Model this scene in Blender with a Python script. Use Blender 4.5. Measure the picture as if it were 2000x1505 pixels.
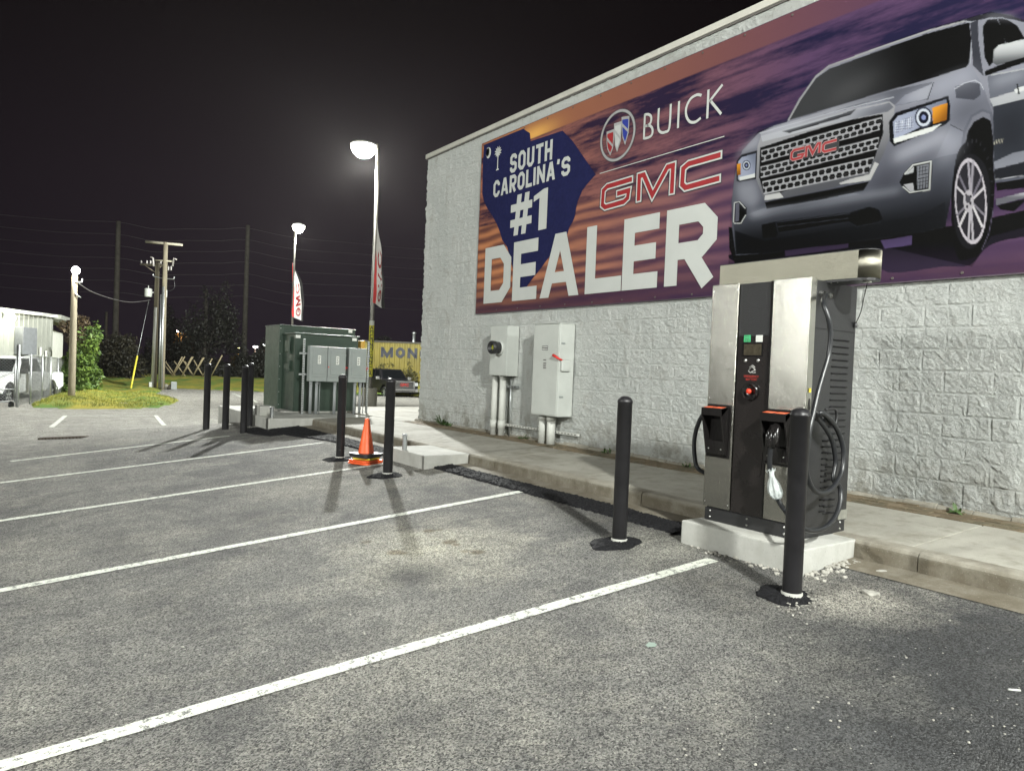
import bpy, bmesh, math, random
import numpy as np
from mathutils import Vector, Matrix
random.seed(7); rng = np.random.default_rng(7)
for o in list(bpy.data.objects): bpy.data.objects.remove(o)
SC = bpy.context.scene; COL = SC.collection
PI = math.pi
# ------------------------------------------------------------------ camera
HC = 1.785                                   # eye height over the lot
F_PX, YAW, PITCH, ROLL, WX = 1388.85, 0.62502520, -0.02184298, 0.03995177, 7.0898
def cam_axes():
    f = Vector((math.sin(YAW)*math.cos(PITCH), math.cos(YAW)*math.cos(PITCH), math.sin(PITCH)))
    r = Vector((math.cos(YAW), -math.sin(YAW), 0)); u = r.cross(f)
    return math.cos(ROLL)*r+math.sin(ROLL)*u, -math.sin(ROLL)*r+math.cos(ROLL)*u, f
CR, CU, CF = cam_axes()
cd = bpy.data.cameras.new('camera'); cam = bpy.data.objects.new('camera', cd); COL.objects.link(cam)
cd.sensor_width = 36; cd.sensor_fit = 'HORIZONTAL'; cd.lens = 36*F_PX/2000; cd.clip_start = .05; cd.clip_end = 3000
M = Matrix((CR, CU, -CF)).transposed().to_4x4(); M.translation = (0, 0, HC); cam.matrix_world = M
SC.camera = cam
# ------------------------------------------------------------------ night sky
wd = bpy.data.worlds.new('World'); SC.world = wd; wd.use_nodes = True
nt = wd.node_tree; bg = nt.nodes['Background']
tc = nt.nodes.new('ShaderNodeTexCoord'); sx = nt.nodes.new('ShaderNodeSeparateXYZ'); cr = nt.nodes.new('ShaderNodeValToRGB')
nt.links.new(tc.outputs['Generated'], sx.inputs[0]); nt.links.new(sx.outputs['Z'], cr.inputs[0]); nt.links.new(cr.outputs[0], bg.inputs[0])
e = cr.color_ramp.elements
e[0].position = 0.0; e[0].color = (.0165, .0115, .0185, 1); e[1].position = .62; e[1].color = (.0012, .0006, .0009, 1)
k = e.new(.22); k.color = (.0125, .0078, .0125, 1)
k = e.new(.42); k.color = (.0045, .0022, .0034, 1)
GLOW = (CR*((830-1000)/F_PX)-CU*((640-752.5)/F_PX)+CF).normalized()
vd = nt.nodes.new('ShaderNodeVectorMath'); vd.operation = 'DOT_PRODUCT'; nrm = nt.nodes.new('ShaderNodeVectorMath'); nrm.operation = 'NORMALIZE'; nt.links.new(tc.outputs['Generated'], nrm.inputs[0]); nt.links.new(nrm.outputs[0], vd.inputs[0]); vd.inputs[1].default_value = GLOW
mg = nt.nodes.new('ShaderNodeMapRange'); mg.inputs['From Min'].default_value = .70; mg.inputs['From Max'].default_value = 1.0; mg.inputs['To Min'].default_value = .22; mg.inputs['To Max'].default_value = .95; nt.links.new(vd.outputs['Value'], mg.inputs['Value']); nt.links.new(mg.outputs[0], bg.inputs[1])
SC.view_settings.view_transform = 'Standard'; SC.view_settings.look = 'None'
SC.view_settings.exposure = 0; SC.view_settings.gamma = 1
SC.render.engine = 'CYCLES'
SC.cycles.max_bounces = 6; SC.cycles.use_denoising = True
# ------------------------------------------------------------------ photo point -> place in the world
def ray(x, y): return CR*((x-1000)/F_PX)-CU*((y-752.5)/F_PX)+CF
EYE = Vector((0, 0, HC))
def onX(x, y, X): d = ray(x, y); return EYE+d*(X/d.x)
def onY(x, y, Y): d = ray(x, y); return EYE+d*(Y/d.y)
def onZ(x, y, Z): d = ray(x, y); return EYE+d*((Z-HC)/d.z)
def atD(x, y, dep): return EYE+ray(x, y)*dep
def sstep(a, b, t): t = min(1, max(0, (t-a)/(b-a))); return t*t*(3-2*t)
def gz(X, Y):                                # height of the lot: slopes up to the kerb, level further off
    near = min(max(.09*X, -.15), .45)
    far = -.03-.19*min(1, max(0, (Y-20)/25))
    w = sstep(15.6, 21, Y)
    return near*(1-w)+far*w
def gp(x, y, up=0):
    d = ray(x, y); t0, t = .5, .5
    while t < 400:
        p = EYE+d*t
        if p.z < gz(p.x, p.y)+up: break
        t0 = t; t *= 1.02
    for _ in range(30):
        m = (t0+t)/2; p = EYE+d*m
        if p.z < gz(p.x, p.y)+up: t = m
        else: t0 = m
    return EYE+d*t
# ------------------------------------------------------------------ materials
def s2l(c):
    return tuple((v/255/12.92 if v/255 <= .04045 else ((v/255+.055)/1.055)**2.4) for v in c)
MATS = {}
class NT:
    def __init__(s, name):
        s.m = bpy.data.materials.new(name); s.m.use_nodes = True; s.t = s.m.node_tree
        s.p = s.t.nodes['Principled BSDF']; s.co = None
    def n(s, typ, **kw):
        nd = s.t.nodes.new('ShaderNode'+typ)
        for k2, v in kw.items():
            if k2.startswith('_'): setattr(nd, k2[1:], v)
            else: s.set(nd.inputs[k2.replace('__', ' ')] if not k2[1:].isdigit() else nd.inputs[int(k2[1:])], v)
        return nd
    def set(s, inp, v):
        if hasattr(v, 'is_output'): s.t.links.new(v, inp)
        else: inp.default_value = v if not (isinstance(v, tuple) and len(v) == 3 and inp.type == 'RGBA') else (*v, 1)
    def pos(s):
        if not s.co: s.co = s.n('NewGeometry').outputs['Position']
        return s.co
    def scaled(s, sc):
        return s.n('VectorMath', _operation='MULTIPLY', i0=s.pos(), i1=sc).outputs[0]
    def noise(s, scale, detail=4, rough=.6, vec=None, dist=0):
        return s.n('TexNoise', Vector=vec or s.pos(), Scale=scale, Detail=detail, Roughness=rough, Distortion=dist).outputs['Fac']
    def ramp(s, fac, a, b, ca=(0, 0, 0), cb=(1, 1, 1)):
        nd = s.n('ValToRGB', Fac=fac); el = nd.color_ramp.elements
        el[0].position = a; el[1].position = b; el[0].color = (*ca, 1); el[1].color = (*cb, 1); return nd.outputs[0]
    def mix(s, fac, a, b, mode='MIX'):
        nd = s.t.nodes.new('ShaderNodeMix'); nd.data_type = 'RGBA'; nd.blend_type = mode
        s.set(nd.inputs[0], fac); s.set(nd.inputs[6], a); s.set(nd.inputs[7], b); return nd.outputs[2]
    def math(s, op, a, b=0.0): return s.n('Math', _operation=op, i0=a, i1=b).outputs[0]
    def blob(s, c, r, soft=.5, ns=1.3, amt=.6):  # a stain: distance to a spot of ground, edge broken up by noise
        d = s.n('VectorMath', _operation='DISTANCE', i0=s.pos(), i1=c).outputs['Value']
        d = s.math('ADD', s.math('DIVIDE', d, r), s.math('MULTIPLY', s.math('SUBTRACT', s.noise(ns, 5, .7), .5), amt*2))
        return s.ramp(d, 1-soft, 1, (1, 1, 1), (0, 0, 0))
    def bump(s, h, strength, dist=.01, nrm=None):
        nd = s.n('Bump', Strength=strength, Distance=dist, Height=h)
        if nrm: s.set(nd.inputs['Normal'], nrm)
        return nd.outputs[0]
    def out(s, **kw):
        for k2, v in kw.items(): s.set(s.p.inputs[k2.replace('__', ' ')], v)
        return s.m
def pm(name, c, rough=.6, metal=0.0, var=.12, scale=9, bump=0, bscale=60, spec=.5, emit=None, es=0):
    if name in MATS: return MATS[name]
    n = NT(name); f = n.noise(scale, 5, .65)
    a = tuple(max(0, v*(1-var)) for v in c); b = tuple(min(1, v*(1+var)) for v in c)
    kw = dict(Base__Color=n.ramp(f, .3, .7, a, b), Metallic=metal, Roughness=n.ramp(n.noise(scale*2.3, 4), .3, .7, (rough*.85,)*3, (min(1, rough*1.15),)*3))
    kw['Specular IOR Level'] = spec
    if bump: kw['Normal'] = n.bump(n.noise(bscale, 4), bump, .005)
    if emit: kw['Emission Color'] = emit; kw['Emission Strength'] = es
    MATS[name] = n.out(**kw); return MATS[name]
def mat_asphalt():
    n = NT('asphalt'); P = n.pos()
    base = n.ramp(n.noise(.55, 6, .62), .3, .7, (.118, .118, .115), (.182, .180, .170))
    base = n.mix(n.math('MULTIPLY', n.ramp(n.noise(.38, 5, .6, dist=.5), .50, .68), .75), base, (.235, .23, .205))
    base = n.mix(n.math('MULTIPLY', n.ramp(n.noise(.62, 6, .65, dist=.8), .40, .52, (1, 1, 1), (0, 0, 0)), .6), base, (.062, .062, .064))
    base = n.mix(n.math('MULTIPLY', n.ramp(n.noise(2.2, 5, .7), .5, .75), .8), base, (.20, .195, .175))
    base = n.mix(n.math('MULTIPLY', n.ramp(n.noise(7, 5, .75), .62, .74), .55), base, (.30, .29, .25))
    streak = n.noise(1.0, 5, .6, vec=n.scaled((1.1, .25, 1)))
    base = n.mix(n.math('MULTIPLY', n.ramp(streak, .5, .72), .45), base, (.07, .07, .072))
    # darker newer sealed asphalt by the kerb end, pale dusty patches, an oily spot
    dark = n.blob((4.15, 1.35, .37), 1.25, .6, 1.1, .5)
    dark = n.math('MAXIMUM', dark, n.blob((3.1, 1.25, .28), .95, .7, 1.2, .6))
    dark = n.math('MAXIMUM', dark, n.blob((4.6, 2.2, .4), .5, .7, 1.2, .5))
    base = n.mix(n.math('MULTIPLY', dark, .88), base, (.030, .032, .036))
    base = n.mix(n.math('MULTIPLY', n.blob((2.95, 5.15, .25), 1.05, .8, 2.6, .9), .85), base, (.36, .35, .30))
    base = n.mix(n.math('MULTIPLY', n.blob((4.3, 4.0, .38), .7, .8, 2.6, .8), .5), base, (.31, .31, .28))
    base = n.mix(n.math('MULTIPLY', n.blob((4.5, 2.35, .4), .55, .8, 2.6, .8), .75), base, (.32, .31, .28))
    base = n.mix(n.math('MULTIPLY', n.blob((1.9, 3.2, .17), 1.1, .9, 2., .8), .35), base, (.24, .235, .21))
    base = n.mix(n.math('MULTIPLY', n.blob((2.50, 4.70, .22), .38, .9, 3, .7), .8), base, (.035, .035, .035))
    for px, py, rr_, am in ((838, 1036, .075, .8), (879, 1058, .085, .85), (890, 1063, .05, .8), (772, 1078, .085, .8), (786, 1080, .05, .7), (932, 1078, .08, .8), (908, 1076, .05, .6), (715, 1058, .06, .6), (858, 1034, .05, .6)):
        g_ = gp(px, py); base = n.mix(n.math('MULTIPLY', n.blob((g_.x, g_.y, gz(g_.x, g_.y)), rr_, .5, 9, .35), am), base, (.115, .092, .055))
    base = n.mix(n.math('MULTIPLY', n.blob((1.5, 18.6, .1), 1.0, .9, 1.2, .8), .6), base, (.05, .05, .05))
    dirt = n.math('MULTIPLY', n.ramp(n.noise(.35, 4), .5, .7), n.ramp(n.n('SeparateXYZ', Vector=P).outputs['Y'], 0, 1))
    # far lot: paler, lamp brightness there put into the colour
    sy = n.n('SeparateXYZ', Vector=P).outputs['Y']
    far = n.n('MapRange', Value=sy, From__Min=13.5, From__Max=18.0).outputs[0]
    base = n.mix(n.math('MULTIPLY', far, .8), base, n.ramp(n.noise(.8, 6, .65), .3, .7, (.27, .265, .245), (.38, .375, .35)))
    # aggregate: stones of different tone
    v = n.n('TexVoronoi', Vector=P, Scale=135.0); v.feature = 'F1'
    tone = n.n('SeparateColor', Color=v.outputs['Color']).outputs[0]
    base = n.mix(1.0, base, n.ramp(tone, .0, 1.0, (.12, .12, .12), (1.95, 1.93, 1.88)), 'MULTIPLY')
    base = n.mix(1.0, base, n.ramp(n.noise(46, 3, .8), .32, .68, (.80, .80, .80), (1.22, 1.215, 1.2)), 'MULTIPLY')
    base = n.mix(1.0, base, n.ramp(n.noise(17, 5, .8), .34, .66, (.84, .84, .85), (1.18, 1.175, 1.16)), 'MULTIPLY')
    base = n.mix(1.0, base, n.ramp(n.noise(3.2, 6, .75), .36, .64, (.80, .80, .81), (1.2, 1.2, 1.18)), 'MULTIPLY')
    v2 = n.n('TexVoronoi', Vector=P, Scale=34.0); t2 = n.n('SeparateColor', Color=v2.outputs['Color']).outputs[0]
    spots = n.math('MULTIPLY', n.math('GREATER_THAN', t2, .955), n.math('LESS_THAN', v2.outputs['Distance'], .16))
    base = n.mix(n.math('MULTIPLY', spots, .8), base, (.46, .45, .41))
    sp2 = n.math('MULTIPLY', n.math('LESS_THAN', t2, .035), n.math('LESS_THAN', v2.outputs['Distance'], .2))
    base = n.mix(n.math('MULTIPLY', sp2, .8), base, (.02, .02, .02))
    # hairline crack edges
    h = n.math('ADD', n.math('MULTIPLY', v.outputs['Distance'], -1.0), n.math('MULTIPLY', n.noise(18, 4), .6))
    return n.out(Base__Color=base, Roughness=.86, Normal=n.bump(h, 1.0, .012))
def mat_concrete(name, a, b, stain=(.12, .11, .085), amt=.5, sc=2.0, bumps=.35, face=False):
    n = NT(name)
    base = n.ramp(n.noise(sc, 6, .65), .3, .7, a, b)
    base = n.mix(n.math('MULTIPLY', n.ramp(n.noise(sc*.6, 5, .7, dist=.6), .48, .72), amt), base, stain)
    drip = n.noise(3.0, 4, .6, vec=n.scaled((2.2, 2.2, .22)))
    base = n.mix(n.math('MULTIPLY', n.ramp(drip, .5, .75), amt*.7), base, stain)
    if face:
        zz = n.n('SeparateXYZ', Vector=n.pos()).outputs['Z']; lowz = n.n('MapRange', Value=zz, From__Min=.56, From__Max=.604, To__Min=1.0, To__Max=0.0).outputs[0]
        base = n.mix(n.math('MULTIPLY', lowz, n.math('ADD', n.math('MULTIPLY', n.ramp(n.noise(4, 6, .75), .35, .6), .55), .3)), base, (.095, .078, .05))
    base = n.mix(n.math('MULTIPLY', n.ramp(n.noise(90, 3), .62, .7), .35), base, (.42, .41, .37))
    base = n.mix(n.math('MULTIPLY', n.ramp(n.noise(70, 3), .3, .38, (1, 1, 1), (0, 0, 0)), .3), base, (.06, .055, .05))
    return n.out(Base__Color=base, Roughness=.85, Normal=n.bump(n.noise(55, 5, .7), bumps, .006))
def mat_block():
    n = NT('painted split-face block')
    base = n.ramp(n.noise(1.4, 6, .6), .3, .7, (.68, .71, .68), (.79, .81, .775))
    dirt = n.ramp(n.noise(2.6, 7, .72, dist=.8), .56, .74)
    base = n.mix(n.math('MULTIPLY', dirt, .5), base, (.36, .33, .27))
    pits = n.ramp(n.noise(26, 5, .75), .33, .40, (1, 1, 1), (0, 0, 0))
    base = n.mix(n.math('MULTIPLY', pits, .5), base, (.27, .25, .2))
    sz = n.n('SeparateXYZ', Vector=n.pos()).outputs['Z']
    low = n.n('MapRange', Value=sz, From__Min=.66, From__Max=1.25, To__Min=1.0, To__Max=0.0).outputs[0]
    low = n.math('MULTIPLY', low, n.ramp(n.noise(5, 6, .7), .42, .62))
    base = n.mix(n.math('MULTIPLY', low, .75), base, (.20, .18, .12))
    drip = n.noise(2.4, 5, .65, vec=n.scaled((1, 3.0, .18)))
    base = n.mix(n.math('MULTIPLY', n.ramp(drip, .58, .78), .35), base, (.33, .31, .25))
    h = n.math('ADD', n.noise(75, 8, .86), n.math('MULTIPLY', n.noise(34, 4, .7), .5))
    return n.out(Base__Color=base, Roughness=.72, Normal=n.bump(h, 1.0, .06))
def mat_stainless(name='brushed stainless', rough=.27, base=(.56, .55, .50), stretch=(90, 90, 1.5), aniso=.75):
    n = NT(name)
    g = n.noise(6, 5, .7, vec=n.scaled(stretch))
    return n.out(Base__Color=n.ramp(g, .2, .8, tuple(v*.93 for v in base), base), Metallic=1.0,
                 Anisotropic=aniso, Roughness=n.ramp(g, .25, .75, (rough*.85,)*3, (rough*1.2,)*3), Normal=n.bump(n.math('ADD', g, n.math('MULTIPLY', n.noise(2.6, 2), 4.0)), .16, .02))
def mat_attr(name, rough=.62):
    n = NT(name); a = n.n('Attribute'); a.attribute_name = 'ink'
    f = n.noise(1.5, 3); h = n.noise(1.1, 3, .5, vec=n.scaled((1, .7, 1.4)))
    return n.out(Base__Color=a.outputs['Color'], Roughness=rough, **{'Specular IOR Level': .07}, Normal=n.bump(h, .5, .06))
def mat_leaf(name, a, b):
    n = NT(name); i = n.n('NewGeometry').outputs['Random Per Island']
    c = n.ramp(i, 0, 1, a, b); c = n.mix(n.ramp(n.noise(1.3, 3), .35, .65), c, tuple(v*.55 for v in a))
    m = n.out(Base__Color=c, Roughness=.6); n.p.inputs['Subsurface Weight'].default_value = 0
    return m
def mat_grass():
    n = NT('grass turf')
    a = n.ramp(n.noise(1.1, 6, .7), .3, .7, (.16, .20, .03), (.46, .38, .045))
    a = n.mix(n.ramp(n.noise(.5, 4), .45, .6), a, (.11, .22, .03))
    a = n.mix(n.math('MULTIPLY', n.ramp(n.noise(30, 4, .8), .5, .75), .6), a, (.30, .25, .09))
    return n.out(Base__Color=a, Roughness=.9, Normal=n.bump(n.noise(40, 5, .8), 1.0, .05))
def mat_wood():
    n = NT('weathered pole wood'); g = n.noise(5, 6, .7, vec=n.scaled((9, 9, .35)))
    return n.out(Base__Color=n.ramp(g, .3, .7, (.13, .11, .075), (.28, .25, .18)), Roughness=.85, Normal=n.bump(g, .4, .01))
A_ASPH = mat_asphalt(); A_BLOCK = mat_block()
A_WALK = mat_concrete('sidewalk concrete', (.23, .22, .185), (.34, .33, .285), (.10, .085, .055), .7, 1.2)
A_KERB = mat_concrete('kerb concrete', (.20, .185, .15), (.31, .295, .245), (.085, .07, .045), .75, 2.2, .5, True)
A_PAD = mat_concrete('new pad concrete', (.36, .36, .33), (.47, .47, .44), (.24, .235, .20), .4, 3.0, .25)
A_SS = mat_stainless(rough=.24, base=(.50, .49, .445)); A_SSB = mat_stainless('beam stainless', .46, (.25, .24, .195), (1.5, 1.5, 90), .9)
A_WOOD = mat_wood(); A_GRASS = mat_grass(); A_BANNER = mat_attr('banner ink')
BLACK = pm('black powder coat', (.018, .018, .019), .42, 0, .1, 30, .15, 220)
BLACKG = pm('black gloss acrylic', (.010, .009, .009), .22, 0, .03, 2)
BLACKT = pm('black textured panel', (.016, .016, .017), .45, 0, .1, 30, .9, 170)
RUBBER = pm('black cable rubber', (.014, .015, .017), .36, 0, .1)
BOLL = pm('black bollard sleeve', (.013, .0125, .014), .42, 0, .3, 5, .12, 90, .4)
GRIT = pm('fresh black asphalt', (.009, .009, .0105), .85, 0, .5, 60, 1.0, 90, .25)
GALV = pm('galvanised steel', (.42, .44, .44), .42, .85, .2, 14)
STEEL = pm('bolt steel', (.6, .6, .58), .3, 1.0, .1)
PAINT = pm('white stripe paint', (.62, .64, .57), .7, 0, .1, 20)
GREYBOX = pm('light grey enamel', (.47, .49, .46), .42, 0, .07, 3)
GREYBOX2 = pm('switch grey enamel', (.24, .265, .255), .42, 0, .07, 5)
PVC = pm('painted white conduit', (.52, .53, .49), .5, 0, .12, 5)
PVCG = pm('grey pvc conduit', (.25, .265, .27), .5, 0, .1, 5)
GREEN = pm('dark green enamel', (.020, .040, .026), .42, 0, .15, 2.5)
GREENL = pm('dark green enamel worn', (.034, .058, .040), .45, 0, .15, 3)
WHITEM = pm('white metal', (.62, .63, .58), .5, 0, .08, 4)
COPING = pm('coping metal', (.55, .54, .48), .45, .2, .1, 3)
ORANGE = pm('cone orange pvc', (.80, .11, .022), .5, 0, .12, 8)
YELLOW = pm('yellow pvc', (.62, .50, .03), .5, 0, .1, 8)
RED = pm('red plastic', (.55, .025, .02), .4)
REDINK = pm('red print', (.27, .016, .02), .5)
WHITEINK = pm('white print', (.46, .475, .455), .65, 0, .04, 2, 0, 60, .1)
CHROMEINK = pm('grey print', (.30, .30, .30), .5)
NAVYINK = pm('navy print', (.012, .014, .058), .65, 0, .12, 9, 0, 60, .1)
BLUEINK = pm('blue print', (.02, .035, .26), .5)
LABELW = pm('white label', (.65, .66, .62), .5)
INK = pm('dark ink', (.03, .03, .03), .6)
WBULB = pm('lit lamp lens', (1, 1, 1), .5, emit=(1, .97, .82, 1), es=120)
# ------------------------------------------------------------------ mesh helpers
class MB:
    def __init__(s): s.bm = bmesh.new()
    def _tag(s, faces, m, smooth=False):
        for f in faces: f.material_index = m; f.smooth = smooth
    def box(s, x0, x1, y0, y1, z0, z1, m=0, bev=0, X=None):
        bm = bmesh.new(); v = [bm.verts.new((x, y, z)) for x in (x0, x1) for y in (y0, y1) for z in (z0, z1)]
        for q in ((0, 1, 3, 2), (4, 6, 7, 5), (0, 4, 5, 1), (2, 3, 7, 6), (0, 2, 6, 4), (1, 5, 7, 3)): bm.faces.new([v[i] for i in q])
        bmesh.ops.recalc_face_normals(bm, faces=bm.faces)
        if bev: bmesh.ops.bevel(bm, geom=bm.edges[:], offset=bev, segments=2, affect='EDGES', profile=.6)
        s.merge(bm, m, X); return s
    def hexa(s, c8, m=0, bev=0):             # c8: bottom 4 then top 4, same turn
        bm = bmesh.new(); v = [bm.verts.new(c) for c in c8]
        for q in ((3, 2, 1, 0), (4, 5, 6, 7), (0, 1, 5, 4), (1, 2, 6, 5), (2, 3, 7, 6), (3, 0, 4, 7)): bm.faces.new([v[i] for i in q])
        bmesh.ops.recalc_face_normals(bm, faces=bm.faces)
        if bev: bmesh.ops.bevel(bm, geom=bm.edges[:], offset=bev, segments=2, affect='EDGES', profile=.6)
        s.merge(bm, m); return s
    def merge(s, bm, m, X=None, smooth=False):
        mp = {}
        for v in bm.verts: mp[v] = s.bm.verts.new(X @ v.co if X else v.co)
        for f in bm.faces:
            try: g = s.bm.faces.new([mp[v] for v in f.verts])
            except ValueError: continue
            g.material_index = m; g.smooth = smooth
        bm.free()
    def tube(s, pts, r, seg=8, m=0, caps=True, smooth=True):
        P = [Vector(p) for p in pts]; n = len(P); rr = r if isinstance(r, (list, tuple)) else [r]*n
        rings = []; prev = None
        for i in range(n):
            t = (P[min(i+1, n-1)]-P[max(i-1, 0)])
            t = t.normalized() if t.length > 1e-9 else Vector((0, 0, 1))
            if prev is None:
                a = t.orthogonal().normalized()
            else:
                a = prev-t*prev.dot(t); a = a.normalized() if a.length > 1e-6 else t.orthogonal().normalized()
            prev = a; b = t.cross(a)
            rings.append([s.bm.verts.new(P[i]+rr[i]*(math.cos(2*PI*k/seg)*a+math.sin(2*PI*k/seg)*b)) for k in range(seg)])
        for i in range(n-1):
            for k in range(seg):
                f = s.bm.faces.new((rings[i][k], rings[i][(k+1) % seg], rings[i+1][(k+1) % seg], rings[i+1][k])); f.material_index = m; f.smooth = smooth
        if caps:
            f = s.bm.faces.new(rings[0][::-1]); f.material_index = m
            f = s.bm.faces.new(rings[-1]); f.material_index = m
        return s
    def lathe(s, prof, seg=24, m=0, X=None, smooth=True):
        bm = bmesh.new(); R = []
        for r, z in prof:
            R.append([bm.verts.new((r*math.cos(2*PI*k/seg), r*math.sin(2*PI*k/seg), z)) for k in range(seg)] if r > 1e-6 else [bm.verts.new((0, 0, z))])
        for a, b in zip(R, R[1:]):
            for k in range(seg):
                k2 = (k+1) % seg
                if len(a) == 1 and len(b) == 1: continue
                if len(a) == 1: bm.faces.new((a[0], b[k2], b[k]))
                elif len(b) == 1: bm.faces.new((a[k], a[k2], b[0]))
                else: bm.faces.new((a[k], a[k2], b[k2], b[k]))
        bmesh.ops.recalc_face_normals(bm, faces=bm.faces)
        s.merge(bm, m, X, smooth); return s
    def prism(s, pts, off, m=0, bev=0):      # extrude a closed outline of 3-D points by a vector
        bm = bmesh.new(); a = [bm.verts.new(p) for p in pts]; o = Vector(off); b = [bm.verts.new(Vector(p)+o) for p in pts]
        n = len(pts); bm.faces.new(a[::-1]); bm.faces.new(b)
        for i in range(n): bm.faces.new((a[i], a[(i+1) % n], b[(i+1) % n], b[i]))
        bmesh.ops.recalc_face_normals(bm, faces=bm.faces)
        if bev: bmesh.ops.bevel(bm, geom=bm.edges[:], offset=bev, segments=2, affect='EDGES', profile=.6)
        s.merge(bm, m); return s
    def face(s, pts, m=0):
        f = s.bm.faces.new([s.bm.verts.new(p) for p in pts]); f.material_index = m; return s
    def build(s, name, mats, parent=None, local=False):
        if not isinstance(mats, (list, tuple)): mats = [mats]
        me = bpy.data.meshes.new(name)
        if parent is not None and not local:
            w = parent
            off = Vector((0, 0, 0))
            while w is not None: off += w.location; w = w.parent
            bmesh.ops.translate(s.bm, verts=s.bm.verts[:], vec=-off)
        s.bm.to_mesh(me); s.bm.free()
        for m in mats: me.materials.append(m)
        o = bpy.data.objects.new(name, me); COL.objects.link(o)
        if parent is not None: o.parent = parent
        return o
def tag(o, label, cat, group=None):
    o['label'] = label; o['category'] = cat
    if group: o['group'] = group
    return o
def thing(name, label, cat, loc=(0, 0, 0), group=None, rz=0):
    o = bpy.data.objects.new(name, None); COL.objects.link(o); o.location = loc; o.rotation_euler = (0, 0, rz)
    return tag(o, label, cat, group)
def struct(o, kind='structure'): o['kind'] = kind; return o
def dup(o, loc, label=None, rz=None, sc=None):
    def cp(a, par):
        c = a.copy(); COL.objects.link(c); c.parent = par
        for ch in a.children: cp(ch, c)
        return c
    r = cp(o, None); r.location = loc
    if rz is not None: r.rotation_euler = (0, 0, rz)
    if sc: r.scale = sc
    if label: r['label'] = label
    return r
def heightmesh(name, xs, ys, f, m, mask=None):
    V = [(x, y, f(x, y)) for x in xs for y in ys]; ny = len(ys); Fc = []
    for i in range(len(xs)-1):
        for j in range(ny-1):
            if mask and not mask((xs[i]+xs[i+1])/2, (ys[j]+ys[j+1])/2): continue
            Fc.append((i*ny+j, (i+1)*ny+j, (i+1)*ny+j+1, i*ny+j+1))
    me = bpy.data.meshes.new(name); me.from_pydata(V, [], Fc); me.materials.append(m)
    for p in me.polygons: p.use_smooth = True
    o = bpy.data.objects.new(name, me); COL.objects.link(o); return o
def smooth_pts(P, n=6, closed=False):        # Catmull-Rom through points
    P = [Vector(p) for p in P]; out = []; N = len(P)
    rngs = range(N) if closed else range(N-1)
    for i in rngs:
        if closed: a, b, c, d = P[i-1], P[i], P[(i+1) % N], P[(i+2) % N]
        else: a, b, c, d = P[max(i-1, 0)], P[i], P[i+1], P[min(i+2, N-1)]
        for k in range(n):
            t = k/n
            out.append(.5*((2*b)+(c-a)*t+(2*a-5*b+4*c-d)*t*t+(3*b-a-3*c+d)*t**3))
    if not closed: out.append(P[-1])
    return out
def stroke(pts, w, closed=False):            # flat strokes with mitred joins: list of quads (2-D)
    P = [Vector(p) for p in pts]; n = len(P); L = []; R = []
    for i in range(n):
        a = P[i-1] if (i > 0 or closed) else None; c = P[(i+1) % n] if (i < n-1 or closed) else None
        d1 = (P[i]-a).normalized() if a is not None else None; d2 = (c-P[i]).normalized() if c is not None else None
        if d1 is None: d1 = d2
        if d2 is None: d2 = d1
        n1 = Vector((-d1.y, d1.x)); n2 = Vector((-d2.y, d2.x)); m = n1+n2
        m = m.normalized() if m.length > 1e-6 else n1
        k = w/2/max(.35, m.dot(n1)); L.append(P[i]+m*k); R.append(P[i]-m*k)
    q = []
    for i in range(n if closed else n-1):
        j = (i+1) % n; q.append([L[i], R[i], R[j], L[j]])
    return q
# ------------------------------------------------------------------ lamps that light the place
LAMP_C = (.98, 1.0, .95)
def plight(loc, watts, radius=.2, col=LAMP_C, area=False):
    l = bpy.data.lights.new('lamp light', 'POINT'); l.energy = watts; l.shadow_soft_size = radius; l.color = col
    if area:                                 # parking-lot optics: little straight down, most of it out to the sides
        l.use_nodes = True; t = l.node_tree; em = t.nodes['Emission']; tc = t.nodes.new('ShaderNodeTexCoord'); sp = t.nodes.new('ShaderNodeSeparateXYZ'); ab = t.nodes.new('ShaderNodeMath'); ab.operation = 'ABSOLUTE'
        mr = t.nodes.new('ShaderNodeMapRange'); t.links.new(tc.outputs['Normal'], sp.inputs[0]); t.links.new(sp.outputs['Z'], ab.inputs[0]); t.links.new(ab.outputs[0], mr.inputs['Value'])
        for k2, v in (('From Min', .6), ('From Max', .97), ('To Min', 1.0), ('To Max', area)): mr.inputs[k2].default_value = v
        t.links.new(mr.outputs[0], em.inputs['Strength'])
    o = bpy.data.objects.new('lamp_light', l); COL.objects.link(o); o.location = loc; return o
P_MAIN, P_SECOND, P_BACK, P_PACK, P_LEFT, P_YARD, P_SHED = 29000, 4500, 9700, 1900, 10500, 260, 60
# ================================================================== SETTING
xs = list(np.arange(-70, -4, 6.))+list(np.arange(-4, 4.9, .5))+[4.98, 5.0]+list(np.arange(5.5, 16, 1.))+list(np.arange(17, 75, 4.))
ys = list(np.arange(-30, 0, 4.))+list(np.arange(0, 15.5, 1.))+list(np.arange(15.6, 22, .5))+list(np.arange(22, 80, 3.))
def lotz(x, y): return gz(x, y)
struct(heightmesh('parking_lot', xs, ys, lotz, A_ASPH))
soil = pm('dark soil', (.045, .04, .028), .95, 0, .3, .6)
struct(heightmesh('ground', [-310, -200, -100, 0, 100, 200, 310], [-110, -60, 40, 79, 120, 300, 410], lambda x, y: -.55 if y < 79 else -.32, soil))
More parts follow.
